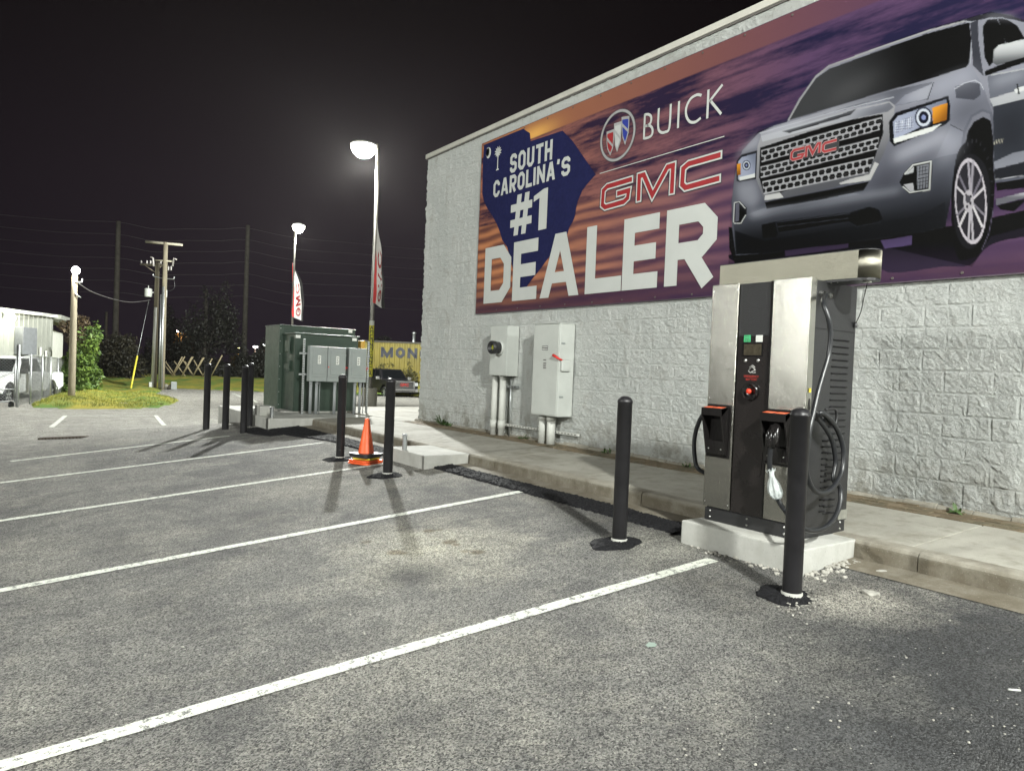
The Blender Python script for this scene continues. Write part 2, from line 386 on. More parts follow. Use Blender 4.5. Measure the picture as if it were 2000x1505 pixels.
# gutter, kerb, sidewalk
Y0, Y1 = -9.0, 14.35
b = MB(); b.face([(4.985, Y0, .454), (5.302, Y0, .472), (5.302, Y1, .472), (4.985, Y1, .454)]); struct(b.build('gutter', A_KERB))
b = MB(); y = Y0; cuts = [Y0, -6, -3.2, -.4, 2.35, 5.02, 7.65, 10.3, 12.2, Y1]
for a, c in zip(cuts, cuts[1:]):
    pr = [(5.28, .3), (5.292, .58), (5.31, .602), (5.335, .609), (5.45, .611), (5.45, .3)]
    b.prism([(x, a+.004, z) for x, z in pr], (0, c-a-.008, 0))
struct(b.build('kerb', A_KERB))
b = MB(); cuts = [Y0, -6.4, -4.6, -2.9, -1.1, .7, 2.46, 4.35, 6.05, 7.8, 9.6, 11.4, 13.0, Y1]
wz = lambda x: .611+(x-5.45)*.033
for a, c in zip(cuts, cuts[1:]):
    for x0, x1 in ((5.456, 6.66),):
        b.hexa([(x0, a+.006, .3), (x1, a+.006, .3), (x1, c-.006, .3), (x0, c-.006, .3), (x0, a+.006, wz(x0)), (x1, a+.006, wz(x1)), (x1, c-.006, wz(x1)), (x0, c-.006, wz(x0))], 0, .006)
b.hexa([(5.46, Y0, .3), (6.66, Y0, .3), (6.66, Y1, .3), (5.46, Y1, .3), (5.46, Y0, .585), (6.66, Y0, .625), (6.66, Y1, .625), (5.46, Y1, .585)], 1)
struct(b.build('sidewalk', [A_WALK, soil]))
# sidewalk past the corner of the building
b = MB()
for i, (a, c) in enumerate(((13.03, 14.6), (14.61, 16.1), (16.11, 17.6))):
    for x0, x1 in ((6.68, 8.2), (8.21, 9.8), (9.81, 11.4)):
        b.hexa([(x0, a, .2), (x1, a, .2), (x1, c, .2), (x0, c, .2), (x0, a, .652), (x1, a, .652), (x1, c, .652), (x0, c, .652)], 0, .005)
struct(b.build('pavement', A_WALK))
# brick edging beside the wall
b = MB(); r2 = random.Random(3)
for row, x0 in enumerate((6.665, 6.775, 6.885, 6.995)):
    y = Y0+(.1 if row % 2 else 0)
    while y < 13.0:
        dz = r2.uniform(-.006, .006); z = wz(x0+.05)+dz
        b.box(x0+.004, x0+.106, y+.004, y+.2, z-.1, z, 0, .006); y += .204
brick = NT('worn brick paver'); i_ = brick.n('NewGeometry').outputs['Random Per Island']
c_ = brick.ramp(i_, 0, 1, (.115, .085, .05), (.19, .15, .095)); c_ = brick.mix(brick.ramp(brick.noise(3, 5, .7), .45, .65), c_, (.085, .075, .045))
A_BRICK = brick.out(Base__Color=c_, Roughness=.9, Normal=brick.bump(brick.noise(60, 4), .5, .006))
b.face([(6.66, Y0, .60), (7.12, Y0, .615), (7.12, 13.1, .615), (6.66, 13.1, .60)], 1)
struct(b.build('brick_edging', [A_BRICK, soil]))
# black asphalt trench patch along the gutter
def patch(name, outline_in, y0, y1, zoff=.012, seed=1, ends=.2):
    rr = random.Random(seed); ny = int((y1-y0)/.022)+1; nx = 19; V = []; Fc = []
    for j in range(ny):
        y = y0+(y1-y0)*j/(ny-1); xa, xb = outline_in(y); xa += rr.uniform(-.018, .018); xb += rr.uniform(-.014, .014)
        for i in range(nx):
            x = xa+(xb-xa)*i/(nx-1); edge = 0 if i in (0, nx-1) or j in (0, ny-1) else 1
            V.append((x, y, max(gz(x, y), .452 if x > 4.97 else -9)+(-.012 if not edge else zoff+rr.uniform(0, .014))))
    for j in range(ny-1):
        for i in range(nx-1): Fc.append((j*nx+i, j*nx+i+1, (j+1)*nx+i+1, (j+1)*nx+i))
    me = bpy.data.meshes.new(name); me.from_pydata(V, [], Fc); me.materials.append(GRIT)
    o = bpy.data.objects.new(name, me); COL.objects.link(o); return struct(o)
patch('asphalt_patch', lambda y: (4.735, 5.05-.02*math.sin(y*2)), 3.9, 8.36, seed=2)
patch('asphalt_patch', lambda y: (4.36+.3*sstep(13.4, 11.6, y), 5.02), 9.45, 14.35, seed=3)
patch('asphalt_patch', lambda y: (4.02+.1*math.sin(y*3), 4.36), 13.3, 14.9, .006, seed=4)
# painted stripes: thin sheets 4 mm over the asphalt
def stripe(pa, pb, w, name='parking_line', n=24):
    b = MB(); pa = Vector(pa); pb = Vector(pb); d = (pb-pa); d.z = 0; s = Vector((-d.y, d.x, 0)).normalized()*w/2; prev = None; rr = random.Random(int(pa.y*100))
    for i in range(n+1):
        c = pa+(pb-pa)*(i/n); q = []
        for sg in (-1, 1):
            p = c+s*sg*(1+rr.uniform(-.05, .05)); q.append(b.bm.verts.new((p.x, p.y, gz(p.x, p.y)+.005)))
        if prev: b.bm.faces.new((prev[0], prev[1], q[1], q[0]))
        prev = q
    return struct(b.build(name, PAINTW))
pw = NT('worn line paint'); cc = pw.ramp(pw.noise(22, 7, .85), .425, .475, (.10, .10, .095), (.60, .62, .55))
cc = pw.mix(pw.ramp(pw.noise(3, 4, .6), .55, .75), cc, (.42, .43, .38)); PAINTW = pw.out(Base__Color=cc, Roughness=.75, Normal=pw.bump(pw.noise(150, 3), .4, .004))
for l, r in (((-90, 1524), (1392, 1093)), ((-60, 1165), (1017, 960)), ((-40, 1023), (752, 905.5)), ((0, 943), (632, 864.2)), ((20, 901), (448, 851.3))):
    a, c = gp(*l), gp(*r); ym = (a.y+c.y)/2
    stripe(a, c, .105)
for l, r, w in (((100, 834), (128, 811.5), .11), ((128, 811.5), (290, 812), .07), ((304, 811), (322, 830.5), .11), ((455, 768), (473, 776), .1), ((492, 780), (503, 786), .1), ((402, 801), (430, 798), .08), ((440, 765), (490, 764.5), .08), ((745, 790), (812, 795), .1), ((770, 779), (815, 782), .1)):
    stripe(gp(*l), gp(*r), w)
# ------------------------------------------------------------------ the block building
BY0, BZ0 = 3.81670, 2.7455                    # block joints: head joints every .4064 from BY0, bed joints every .2032 below BZ0
def vnoise(X, Y, seed):
    g = np.random.default_rng(seed).random((256, 256)); xi = np.floor(X).astype(int); yi = np.floor(Y).astype(int); fx = X-xi; fy = Y-yi
    fx = fx*fx*(3-2*fx); fy = fy*fy*(3-2*fy)
    a = g[xi % 256, yi % 256]; b_ = g[(xi+1) % 256, yi % 256]; c = g[xi % 256, (yi+1) % 256]; d = g[(xi+1) % 256, (yi+1) % 256]
    return (a*(1-fx)+b_*fx)*(1-fy)+(c*(1-fx)+d*fx)*fy
def gridmesh(name, A, m, wrap=True):          # A: (n, m, 3) array of points
    n, k, _ = A.shape; me = bpy.data.meshes.new(name); nv = n*k; nf = (n-1)*(k-1)
    me.vertices.add(nv); me.vertices.foreach_set('co', A.reshape(-1).astype(np.float32))
    i, j = np.meshgrid(np.arange(n-1), np.arange(k-1), indexing='ij'); q = np.stack([i*k+j, (i+1)*k+j, (i+1)*k+j+1, i*k+j+1], -1).reshape(-1)
    me.loops.add(nf*4); me.loops.foreach_set('vertex_index', q.astype(np.int32)); me.polygons.add(nf)
    me.polygons.foreach_set('loop_start', np.arange(0, nf*4, 4, dtype=np.int32)); me.polygons.foreach_set('loop_total', np.full(nf, 4, np.int32))
    me.update(calc_edges=True); me.validate(); me.materials.append(m); return me
bld = thing('store_building', 'white painted split-face block building with a big printed banner', 'building', (7.09, 6, .6))
offs = np.array([0, .004, .018, .04, .065, .09, .115, .14, .165, .188, .1992])
k0 = math.ceil((13.12-BY0)/.2032); kk = np.arange(-14, k0)          # half blocks
yv = np.concatenate([BY0+k_*.2032+offs for k_ in kk]); yv = yv[yv <= 13.12]
jj = np.arange(-17, 11); zv = np.concatenate([BZ0-(j_+1)*.2032+offs for j_ in jj]); zv = np.sort(zv); zv = zv[(zv > .5) & (zv < 6.06)]
Yg, Zg = np.meshgrid(yv, zv, indexing='ij')
row = np.floor((BZ0-Zg)/.2032+1e-6).astype(int); fz = ((BZ0-Zg)/.2032+1e-6) % 1.0*.2032
sh = np.where(row % 2 == 1, .5, 0.0); bc = (Yg-BY0)/.4064+sh; fy = (bc % 1.0)*.4064
jd = np.minimum(np.minimum(fy, .4064-fy), np.minimum(fz, .2032-fz))
inner = np.clip((jd-.003)/.010, 0, 1)
nz = .8*vnoise(Yg/.075+1000, Zg/.075+1000, 1)+.8*vnoise(Yg/.04+1000, Zg/.03+1000, 2)
blk = vnoise(np.floor(bc)*1.0+500, row*1.0+700, 5)
rw = np.random.default_rng(4).random(Yg.shape)
disp = inner*(.0045+.016*(nz-.8)+.007*(rw-.5)+.003*blk)
disp += .012*np.where(Yg > 13.02, 1, 0)*(vnoise(Zg/.05+500, Yg*0+5, 9)-.5)
Xg = 7.094-disp
Yg2 = Yg+np.where(Yg > 13.07, (vnoise(Zg/.045+500, Zg*0+3, 8)-.5)*.055, 0)
me = gridmesh('wall', np.stack([Xg, Yg2, Zg], -1), A_BLOCK)
o = bpy.data.objects.new('wall', me); o.location = (-7.09, -6, -.6); o.parent = bld; COL.objects.link(o)
o.data.polygons.foreach_set('use_smooth', [False]*len(o.data.polygons))
b = MB(); b.box(7.12, 27, -9, 13.09, .5, 6.04); b.box(7.085, 7.13, -9, float(yv[0])-.003, .5, 6.04); b.build('wall', A_BLOCK, bld)
b = MB(); b.box(7.055, 27.05, -9.03, 13.15, 6.062, 6.15, 0, .006); b.box(7.068, 27.03, -9.02, 13.14, 6.035, 6.06, 1); b.build('coping', [COPING, pm('dark coping strip', (.10, .095, .085), .8)], bld)  # dark strip along the underside of the coping
b = MB(); rr = random.Random(8)
for y in np.arange(-9, 13.1, .3):            # ragged mortar fillet where the wall meets the paving
    z = .672+rr.uniform(-.01, .012); b.hexa([(7.03+rr.uniform(-.015, .015), y, .6), (7.10, y, .6), (7.10, y+.296, .6), (7.035, y+.296, .6), (7.045, y, z), (7.10, y, z+.03), (7.10, y+.296, z+.03), (7.05, y+.296, z)], 0, .006)
b.build('footing', A_KERB, bld)
# ------------------------------------------------------------------ grass, berm
def gsheet(name, outline, hfun, kind='structure', lift=.02):
    P = [gp(*q) for q in outline]; X0 = min(p.x for p in P); X1 = max(p.x for p in P); Ya = min(p.y for p in P); Yb = max(p.y for p in P)
    poly = [(p.x, p.y) for p in P]
    def inside(x, y):
        c = False; n = len(poly)
        for i in range(n):
            (x1, y1), (x2, y2) = poly[i], poly[(i+1) % n]
            if (y1 > y) != (y2 > y) and x < (x2-x1)*(y-y1)/(y2-y1)+x1: c = not c
        return c
    def edged(x, y):
        m = 1e9; n = len(poly)
        for i in range(n):
            a = Vector(poly[i]); d = Vector(poly[(i+1) % n])-a; p = Vector((x, y))-a; t = min(1, max(0, p.dot(d)/max(d.length_squared, 1e-9))); m = min(m, (p-d*t).length)
        return m
    nx = 46; ny = 46; xs = list(np.linspace(X0, X1, nx)); ys = list(np.linspace(Ya, Yb, ny)); rr = random.Random(5)
    def f(x, y):
        if not inside(x, y): return gz(x, y)-.03
        return gz(x, y)+lift+hfun(x, y, min(1, edged(x, y)/1.2))+rr.uniform(-.03, .03)
    o = heightmesh(name, xs, ys, f, A_GRASS); return struct(o, kind), f
# ================================================================== THE BANNER
BX = 7.052                                    # plane of the vinyl
def Wp(x, y): p = onX(x, y, BX); return (p.y, p.z)
ban = thing('wall_banner', 'huge vinyl banner with a silver pickup truck, a beach sunset and the words #1 DEALER', 'banner', (BX, 6, 2.8))
BYa, BYb, BZa, BZb = .9, 11.0, 2.79, 5.868
cell = .0085
gy = np.linspace(BYb, BYa, int((BYb-BYa)/cell)); gzv = np.linspace(BZa, BZb, int((BZb-BZa)/cell))
GY, GZ = np.meshgrid(gy, gzv, indexing='ij')
R3, U3, F3 = np.array(CR), np.array(CU), np.array(CF)
dx, dy, dz = BX, GY, GZ-HC
dep = dx*F3[0]+dy*F3[1]+dz*F3[2]
PX = 1000+F_PX*(dx*R3[0]+dy*R3[1]+dz*R3[2])/dep; PY = 752.5-F_PX*(dx*U3[0]+dy*U3[1]+dz*U3[2])/dep
KINK = .68
lin = lambda c: np.array(s2l(c))*KINK
# --- beach, sea and sunset
n1 = vnoise(GY*.9+900, GZ*9+900, 21); n2 = vnoise(GY*2.6+900, GZ*22+900, 22); n3 = vnoise(GY*9+900, GZ*60+900, 23); n4 = vnoise(GY*30+300, GZ*90+900, 24)
nn = .45*n1+.3*n2+.17*n3+.08*n4
left = np.clip((GY-4.5)/6.0, 0, 1)
def lerp(a, b, t): return a*(1-t[..., None])+b*t[..., None]
sea = lerp(lerp(lin((32, 29, 60)), lin((62, 42, 62)), left), lerp(lin((88, 64, 96)), lin((186, 122, 96)), left), np.clip((nn-.3)/.42, 0, 1))
rip = .5+.5*np.sin((GZ*34+2.2*vnoise(GY*1.1+90, GZ*2+90, 26)*2+1.2*n2)*1.0+GY*.5)
sand = lerp(lerp(lin((70, 52, 86)), lin((112, 72, 66)), left), lerp(lin((100, 76, 108)), lin((236, 158, 108)), np.clip(left*1.15, 0, 1)**1.1), np.clip(.62*rip+.5*(nn-.35), 0, 1))
low = np.clip((3.35-GZ)/.5, 0, 1)*.85
sand = lerp(sand, lerp(lin((64, 45, 72)), lin((82, 56, 70)), np.clip((nn-.25)*1.8, 0, 1)), low)
line = 4.36+.03*vnoise(GY*.7+40, GZ*0+3, 27)-.25*np.clip((4.9-GY)/4, 0, 1)
C = lerp(sea, sand, np.clip((line-GZ)/.03, 0, 1))
foam = np.clip(1-np.abs(GZ-line-.02)/.02, 0, 1)*.5*n2
C = lerp(C, lin((40, 30, 52))*np.ones_like(C), np.clip(foam, 0, 1))
zh = 5.60+0*GY
sky = lerp(lerp(lin((58, 44, 84)), lin((120, 78, 80)), np.clip((GY-2.5)/3, 0, 1)), lin((176, 116, 84))*np.ones_like(C), np.clip((GY-5.5)/4, 0, 1))
sun = np.exp(-((GY-9.45)**2/.25+(GZ-5.66)**2/.02)); sky = lerp(sky, lin((252, 190, 104))*np.ones_like(C), np.clip(sun, 0, 1))
C = lerp(C, sky, np.clip((GZ-zh)/.02, 0, 1))
def pmask(poly):
    m = np.zeros(PX.shape); P = np.array(poly, float); x0, y0 = P.min(0)-2; x1, y1 = P.max(0)+2
    sel = np.where((PX > x0) & (PX < x1) & (PY > y0) & (PY < y1))
    if len(sel[0]) == 0: return m, sel
    acc = np.zeros(len(sel[0]))
    for ox, oy in ((-.4, -.2), (.2, -.4), (.4, .2), (-.2, .4)):
        x = PX[sel]+ox; y = PY[sel]+oy; c = np.zeros(len(x), bool)
        for (xa, ya), (xb, yb) in zip(P, np.roll(P, -1, 0)):
            if ya == yb: continue
            hit = ((ya > y) != (yb > y)) & (x < (xb-xa)*(y-ya)/(yb-ya)+xa); c ^= hit
        acc += c
    m[sel] = acc/4; return m, sel
def blur(m, k):
    for ax in (0, 1):
        for _ in range(2):
            c = np.cumsum(np.pad(m, [(k+1, k) if i == ax else (0, 0) for i in (0, 1)], mode='edge'), axis=ax); n = m.shape[ax]
            m = (np.take(c, np.arange(2*k+1, 2*k+1+n), ax)-np.take(c, np.arange(0, n), ax))/(2*k+1)
    return m
def fill(poly, c1, c2=None, p1=None, p2=None, a=1.0, sm=False, soft=0):
    global C
    if sm: poly = [tuple(v) for v in smooth_pts([(x, y, 0) for x, y in poly], 4, True)]; poly = [(v[0], v[1]) for v in poly]
    m, sel = pmask(poly)
    if len(sel[0]) == 0: return
    if soft:
        i0, i1 = max(0, sel[0].min()-3*soft), sel[0].max()+3*soft; j0, j1 = max(0, sel[1].min()-3*soft), sel[1].max()+3*soft
        m2 = np.zeros_like(m); m2[i0:i1, j0:j1] = blur(m[i0:i1, j0:j1], soft); m = m2; sel = np.where(m > .003)
    mm = (m[sel]*a)[:, None]
    if c2 is None: col = lin(c1)[None, :]
    else:
        d = np.array(p2, float)-np.array(p1, float); t = ((PX[sel]-p1[0])*d[0]+(PY[sel]-p1[1])*d[1])/(d@d); t = np.clip(t, 0, 1)[:, None]; t = t*t*(3-2*t)
        col = np.array(s2l(c1))[None]*KINK*(1-t)+np.array(s2l(c2))[None]*KINK*t
    C[sel] = C[sel]*(1-mm)+col*mm
def z6(*p): return [(1400+x/2.687, y/2.687) for x, y in p]
def z8(*p): return [(1420+x/4.703, 180+y/4.703) for x, y in p]
def zr(*p): return [(1700+x/3.763, 130+y/3.763) for x, y in p]     # right-hand crop
def zt(*p): return [(1560+x/4.545, 20+y/4.545) for x, y in p]
def q(z, x, y): return z((x, y))[0]
def ln(z, pts, w, c, a=1.0):
    P = z(*pts)
    for qd in stroke(P, w): fill([tuple(v) for v in qd], c, a=a)
# shade the pickup throws on the printed beach
fill(z6((60, 1340), (350, 1300), (1200, 1190), (1700, 1090), (1900, 1110), (1900, 1230), (1600, 1245), (1430, 1290), (1330, 1390), (1180, 1400), (900, 1430), (760, 1340), (240, 1400)), (24, 21, 30), (46, 37, 56), q(z6, 1000, 1250), q(z6, 1000, 1420), sm=True)
fill(z6((860, 1262), (1025, 1236), (1022, 1285), (880, 1305)), (92, 76, 118))
fill(z6((355, 1312), (690, 1278), (690, 1300), (360, 1345)), (76, 60, 92))
# far tyre, near tyre well
fill(z6((62, 1190), (66, 1300), (95, 1385), (210, 1370), (350, 1345), (365, 1270), (200, 1230)), (16, 16, 19))
for i in range(7): ln(z6, [(66+i*4, 1240+i*20), (100+i*4, 1236+i*20)], 1.2, (50, 50, 54))
# body
fill(z6((92, 935), (112, 850), (135, 790), (218, 700), (300, 660), (368, 640), (430, 520), (520, 400), (585, 345), (760, 280), (1000, 195), (1180, 138), (1300, 105), (1380, 80), (1450, 70), (1540, 80), (1640, 125), (1760, 190), (1900, 230), (1900, 900), (1800, 905), (1612, 940), (1460, 960), (1440, 820), (1300, 770), (1240, 980), (1200, 1190), (1060, 1222), (690, 1272), (250, 1330), (100, 1340), (80, 1200), (78, 1060)), (128, 129, 140), (92, 94, 106), q(z6, 700, 500), q(z6, 760, 1050))
# roof
fill(z6((1180, 138), (1300, 105), (1380, 80), (1450, 68), (1540, 78), (1640, 125), (1560, 105), (1440, 92), (1370, 108)), (58, 58, 66))
# windscreen
fill(z6((378, 632), (440, 525), (520, 412), (590, 362), (800, 285), (1100, 178), (1325, 118), (1334, 200), (1325, 330), (1310, 352), (1100, 420), (900, 475), (600, 565)), (76, 77, 80), (9, 9, 10), q(z6, 520, 520), q(z6, 1180, 290))
ln(z6, [(376, 630), (438, 520), (520, 402), (588, 348), (800, 270), (1100, 165), (1300, 112)], 3.2, (148, 148, 150))
ln(z6, [(1300, 112), (1336, 118), (1340, 220), (1330, 335)], 2.4, (150, 152, 160))
fill(z6((1330, 120), (1372, 106), (1372, 200), (1385, 300), (1400, 400), (1345, 345)), (70, 72, 82))
# bonnet
fill(z6((230, 700), (300, 668), (600, 570), (900, 480), (1130, 430), (1110, 520), (925, 560), (900, 535), (700, 580), (400, 665), (235, 735)), (150, 151, 160), (104, 106, 117), q(z6, 560, 560), q(z6, 980, 520), sm=False)
fill(z6((560, 600), (760, 540), (900, 510), (1000, 478), (1120, 440), (1105, 470), (990, 500), (940, 545), (780, 555)), (104, 106, 118))
fill(z6((930, 556), (985, 500), (1060, 470), (1130, 440), (1105, 518)), (122, 124, 137), (140, 142, 152), q(z6, 960, 540), q(z6, 1100, 460))
ln(z6, [(1138, 432), (1105, 525)], 1.6, (20, 20, 24))
ln(z6, [(225, 700), (620, 585), (930, 510)], 1.6, (176, 178, 184))
# wing
fill(z6((1140, 432), (1340, 350), (1405, 470), (1445, 590), (1400, 580), (1330, 610), (1300, 680), (1225, 655), (1215, 505), (1110, 520)), (126, 128, 140), (112, 114, 126), q(z6, 1200, 450), q(z6, 1380, 640))
fill(z6((1250, 455), (1330, 432), (1380, 438), (1385, 500), (1350, 525), (1255, 515)), (84, 86, 97))
ln(z6, [(1248, 468), (1300, 436), (1355, 422), (1385, 440), (1400, 470)], 1.8, (164, 166, 174))
fill(z6((1228, 660), (1300, 690), (1290, 800), (1240, 985), (1130, 1010), (1150, 830)), (120, 122, 134), (82, 84, 96), q(z6, 1220, 700), q(z6, 1200, 990))
ln(z6, [(1225, 655), (1300, 692)], 1.4, (60, 62, 70))
# wheel arch
fill(z6((1296, 800), (1318, 690), (1350, 640), (1400, 614), (1438, 636), (1452, 740), (1452, 900), (1300, 900)), (10, 10, 12), sm=False)
ln(z6, [(1288, 770), (1300, 690), (1338, 610), (1395, 578), (1440, 595), (1455, 700)], 5, (104, 106, 118))
# doors, windows, mirror
fill(z6((1420, 400), (1900, 300), (1900, 420), (1440, 560)), (104, 107, 118))
fill(z6((1432, 520), (1560, 480), (1900, 400), (1900, 470), (1612, 520), (1450, 560)), (158, 160, 164))
fill(z6((1450, 560), (1612, 520), (1900, 468), (1900, 800), (1455, 850)), (64, 68, 78))
fill(z6((1455, 850), (1560, 800), (1900, 745), (1900, 800), (1612, 850), (1458, 890)), (124, 126, 136))
fill(z6((1458, 890), (1612, 850), (1900, 800), (1900, 890), (1612, 925), (1460, 945)), (48, 50, 58))
ln(z6, [(1460, 942), (1900, 885)], 1.6, (150, 150, 156))
fill(z6((1395, 140), (1420, 105), (1470, 100), (1500, 160), (1520, 250), (1430, 350), (1405, 300)), (20, 20, 22))
fill(z6((1475, 98), (1530, 104), (1580, 140), (1620, 210), (1520, 235)), (24, 24, 26))
ln(z6, [(1392, 300), (1393, 140), (1422, 98), (1500, 94), (1570, 120), (1625, 200)], 1.8, (128, 130, 138))
fill(z6((1405, 375), (1620, 288), (1900, 230), (1900, 290), (1612, 330), (1410, 400)), (12, 12, 14))
fill(z6((1450, 330), (1455, 262), (1480, 238), (1620, 205), (1700, 215), (1700, 290), (1612, 300), (1470, 345)), (178, 180, 182), (96, 98, 102), q(z6, 1560, 225), q(z6, 1570, 330))
ln(z6, [(1440, 395), (1900, 310)], 2.4, (150, 152, 154))
fill(z6((1560, 470), (1600, 455), (1700, 435), (1700, 455), (1612, 475), (1570, 490)), (190, 192, 192))
ln(z6, [(1576, 440), (1586, 495)], 3, (20, 20, 22))
for i in range(5): ln(z6, [(1456+i*10, 758-i*2), (1462+i*10, 736-i*2)], 1.6, (170, 166, 150))
# front bumper
fill(z6((80, 1060), (250, 1075), (700, 1005), (960, 960), (1150, 830), (1290, 800), (1240, 985), (1200, 1190), (1060, 1222), (690, 1272), (250, 1330), (100, 1335)), (92, 95, 107), (44, 47, 54), q(z6, 650, 980), q(z6, 690, 1210))
fill(z6((150, 1130), (240, 1095), (700, 1010), (760, 1020), (420, 1080), (200, 1150)), (120, 122, 134), (74, 77, 88), q(z6, 450, 1040), q(z6, 460, 1100))
fill(z6((95, 1210), (180, 1240), (250, 1260), (700, 1190), (1060, 1130), (1200, 1060), (1195, 1190), (1060, 1222), (690, 1272), (250, 1330), (105, 1330)), (40, 43, 49), (30, 32, 37), q(z6, 600, 1180), q(z6, 600, 1290))
fill(z6((235, 1180), (320, 1160), (700, 1115), (800, 1085), (850, 1100), (870, 1150), (820, 1180), (735, 1190), (690, 1165), (320, 1225), (310, 1245), (240, 1250)), (22, 24, 28))
ln(z6, [(315, 1165), (700, 1120)], 1.6, (70, 73, 82)); ln(z6, [(320, 1190), (690, 1145)], 1.2, (70, 73, 82)); ln(z6, [(310, 1165), (322, 1222), (690, 1165), (735, 1190), (860, 1165)], 1.8, (58, 61, 70))
fill(z6((740, 1105), (830, 1090), (840, 1140), (760, 1165)), (10, 10, 12))
# grille
fill(z6((214, 770), (232, 715), (560, 610), (905, 532), (936, 556), (912, 700), (880, 800), (805, 948), (650, 968), (615, 985), (330, 1042), (252, 1058), (205, 935)), (146, 146, 150), (92, 93, 100), q(z6, 500, 650), q(z6, 620, 1010))
fill(z6((232, 715), (560, 618), (905, 540), (928, 562), (900, 585), (600, 650), (240, 745)), (168, 170, 176), (110, 112, 122), q(z6, 500, 640), q(z6, 870, 570))
fill(z6((228, 776), (480, 692), (690, 632), (870, 598), (874, 700), (828, 830), (650, 925), (540, 940), (480, 960), (330, 1012), (248, 1020), (222, 930)), (15, 15, 17))
fill(z6((340, 690), (640, 605), (735, 570), (700, 605), (380, 698)), (10, 10, 12))
fill(z6((640, 962), (700, 940), (800, 915), (828, 850), (850, 860), (806, 946), (652, 968)), (172, 172, 172))
fill(z6((250, 1052), (252, 1025), (330, 1010), (350, 1036)), (182, 182, 182))
fill(z6((252, 1062), (330, 1045), (620, 990), (800, 952), (770, 1000), (560, 1045), (262, 1095)), (14, 14, 16))
def grille(tl, tr, br, bl, ncol):
    global C
    P = [np.array(q(z8, *p)) for p in (tl, tr, br, bl)]; m, sel = pmask([tuple(p) for p in P])
    if not len(sel[0]): return
    x = PX[sel]; y = PY[sel]; u = (x-P[0][0])/(P[1][0]-P[0][0]); yt = P[0][1]+(P[1][1]-P[0][1])*u; yb = P[3][1]+(P[2][1]-P[3][1])*u
    v = (y-yt)/(yb-yt); uu = u*ncol; rowi = np.floor(v*2.0); hx = (uu+.5*rowi) % 1.0-.5; hy = (v*2.0) % 1.0-.5
    hexd = np.maximum(np.abs(hy)*1.25, np.abs(hx)*1.05+np.abs(hy)*.45); dark = np.clip((.50-hexd)/.06, 0, 1)
    bar = np.clip((.07-np.abs(hy))/.04, 0, 1)*(np.abs(hx) < .3)
    col = lin((150, 150, 154))[None]*(1-dark[:, None])+lin((12, 12, 14))[None]*dark[:, None]; col = col*(1-.35*bar[:, None])+lin((120, 120, 120))[None]*.35*bar[:, None]
    mm = m[sel][:, None]; C[sel] = C[sel]*(1-mm)+col*mm
    for a, c_ in ((0, 1), (3, 2)): 
        for qd in stroke([tuple(P[a]), tuple(P[c_])], 1.8): fill([tuple(t) for t in qd], (160, 160, 164))
grille((315, 540), (1425, 232), (1400, 345), (318, 640), 17)
grille((308, 690), (1395, 418), (1385, 520), (310, 785), 17)
grille((325, 825), (1350, 598), (1300, 738), (335, 935), 16)
# headlamps
def lamp(z, outer, inner, proj, pr, amber, lit):
    fill(z(*outer), (34, 35, 42)); fill(z(*inner), (150, 156, 176), (112, 118, 136), q(z, *inner[0]), q(z, *inner[2]))
    fill(z(*lit), (206, 208, 206))
    for k, c_ in ((1.0, (70, 74, 92)), (.82, (186, 192, 204)), (.58, (36, 40, 62)), (.25, (120, 130, 170))):
        fill([(q(z, *proj)[0]+pr[0]*k*math.cos(t)/1, q(z, *proj)[1]+pr[1]*k*math.sin(t)) for t in np.linspace(0, 2*PI, 24, endpoint=False)], c_)
    fill(z(*amber), (206, 138, 42), (150, 92, 24), q(z, *amber[0]), q(z, *amber[2]))
lamp(z6, [(903, 640), (938, 592), (1215, 503), (1226, 560), (1224, 632), (1200, 655), (930, 768), (908, 740)], [(925, 640), (950, 610), (1205, 520), (1205, 600), (930, 735)], (1085, 617), (17, 21), [(1130, 566), (1210, 540), (1206, 630), (1134, 652)], [(925, 728), (1120, 668), (1180, 650), (1130, 690), (932, 752)])
for i in range(9): ln(z6, [(940+i*11, 640-i*3.5), (938+i*11, 700-i*3.5)], .9, (208, 212, 222)); ln(z6, [(935, 642+i*7), (1030, 612+i*7)], .7, (96, 100, 116))
lamp(z6, [(104, 950), (104, 850), (130, 812), (212, 790), (206, 940), (120, 956)], [(112, 850), (132, 825), (206, 803), (200, 928), (112, 944)], (156, 868), (8, 10), [(106, 862), (126, 856), (126, 918), (106, 920)], [(118, 930), (200, 910), (200, 930), (120, 948)])
# fog lamps
fill(z6((958, 958), (985, 905), (1030, 858), (1130, 840), (1132, 900), (1120, 1000), (1010, 1020), (975, 985)), (16, 16, 19))
ln(z6, [(985, 915), (1030, 866), (1124, 846), (1116, 996), (1012, 1010), (975, 978)], 2.4, (196, 198, 196))
fill(z6((1050, 872), (1112, 860), (1106, 986), (1052, 995)), (120, 122, 130)); fill(z6((985, 918), (1036, 872), (1030, 905)), (164, 166, 168)); fill(z6((980, 968), (1030, 960), (1035, 1000), (1012, 1005)), (158, 158, 162))
for i in range(6): ln(z6, [(1056, 885+i*18), (1108, 874+i*18)], 1.0, (28, 28, 32))
for i in range(3): ln(z6, [(1066+i*15, 872), (1064+i*15, 992)], 1.0, (28, 28, 32))
fill(z6((84, 1170), (90, 1060), (120, 1052), (158, 1090), (156, 1130), (128, 1178)), (18, 18, 20)); ln(z6, [(88, 1168), (92, 1064), (118, 1058), (150, 1094)], 1.8, (186, 188, 188)); fill(z6((98, 1070), (118, 1066), (116, 1160), (96, 1164)), (98, 98, 112)); ln(z6, [(90, 1172), (126, 1172), (152, 1128)], 1.8, (186, 188, 188))
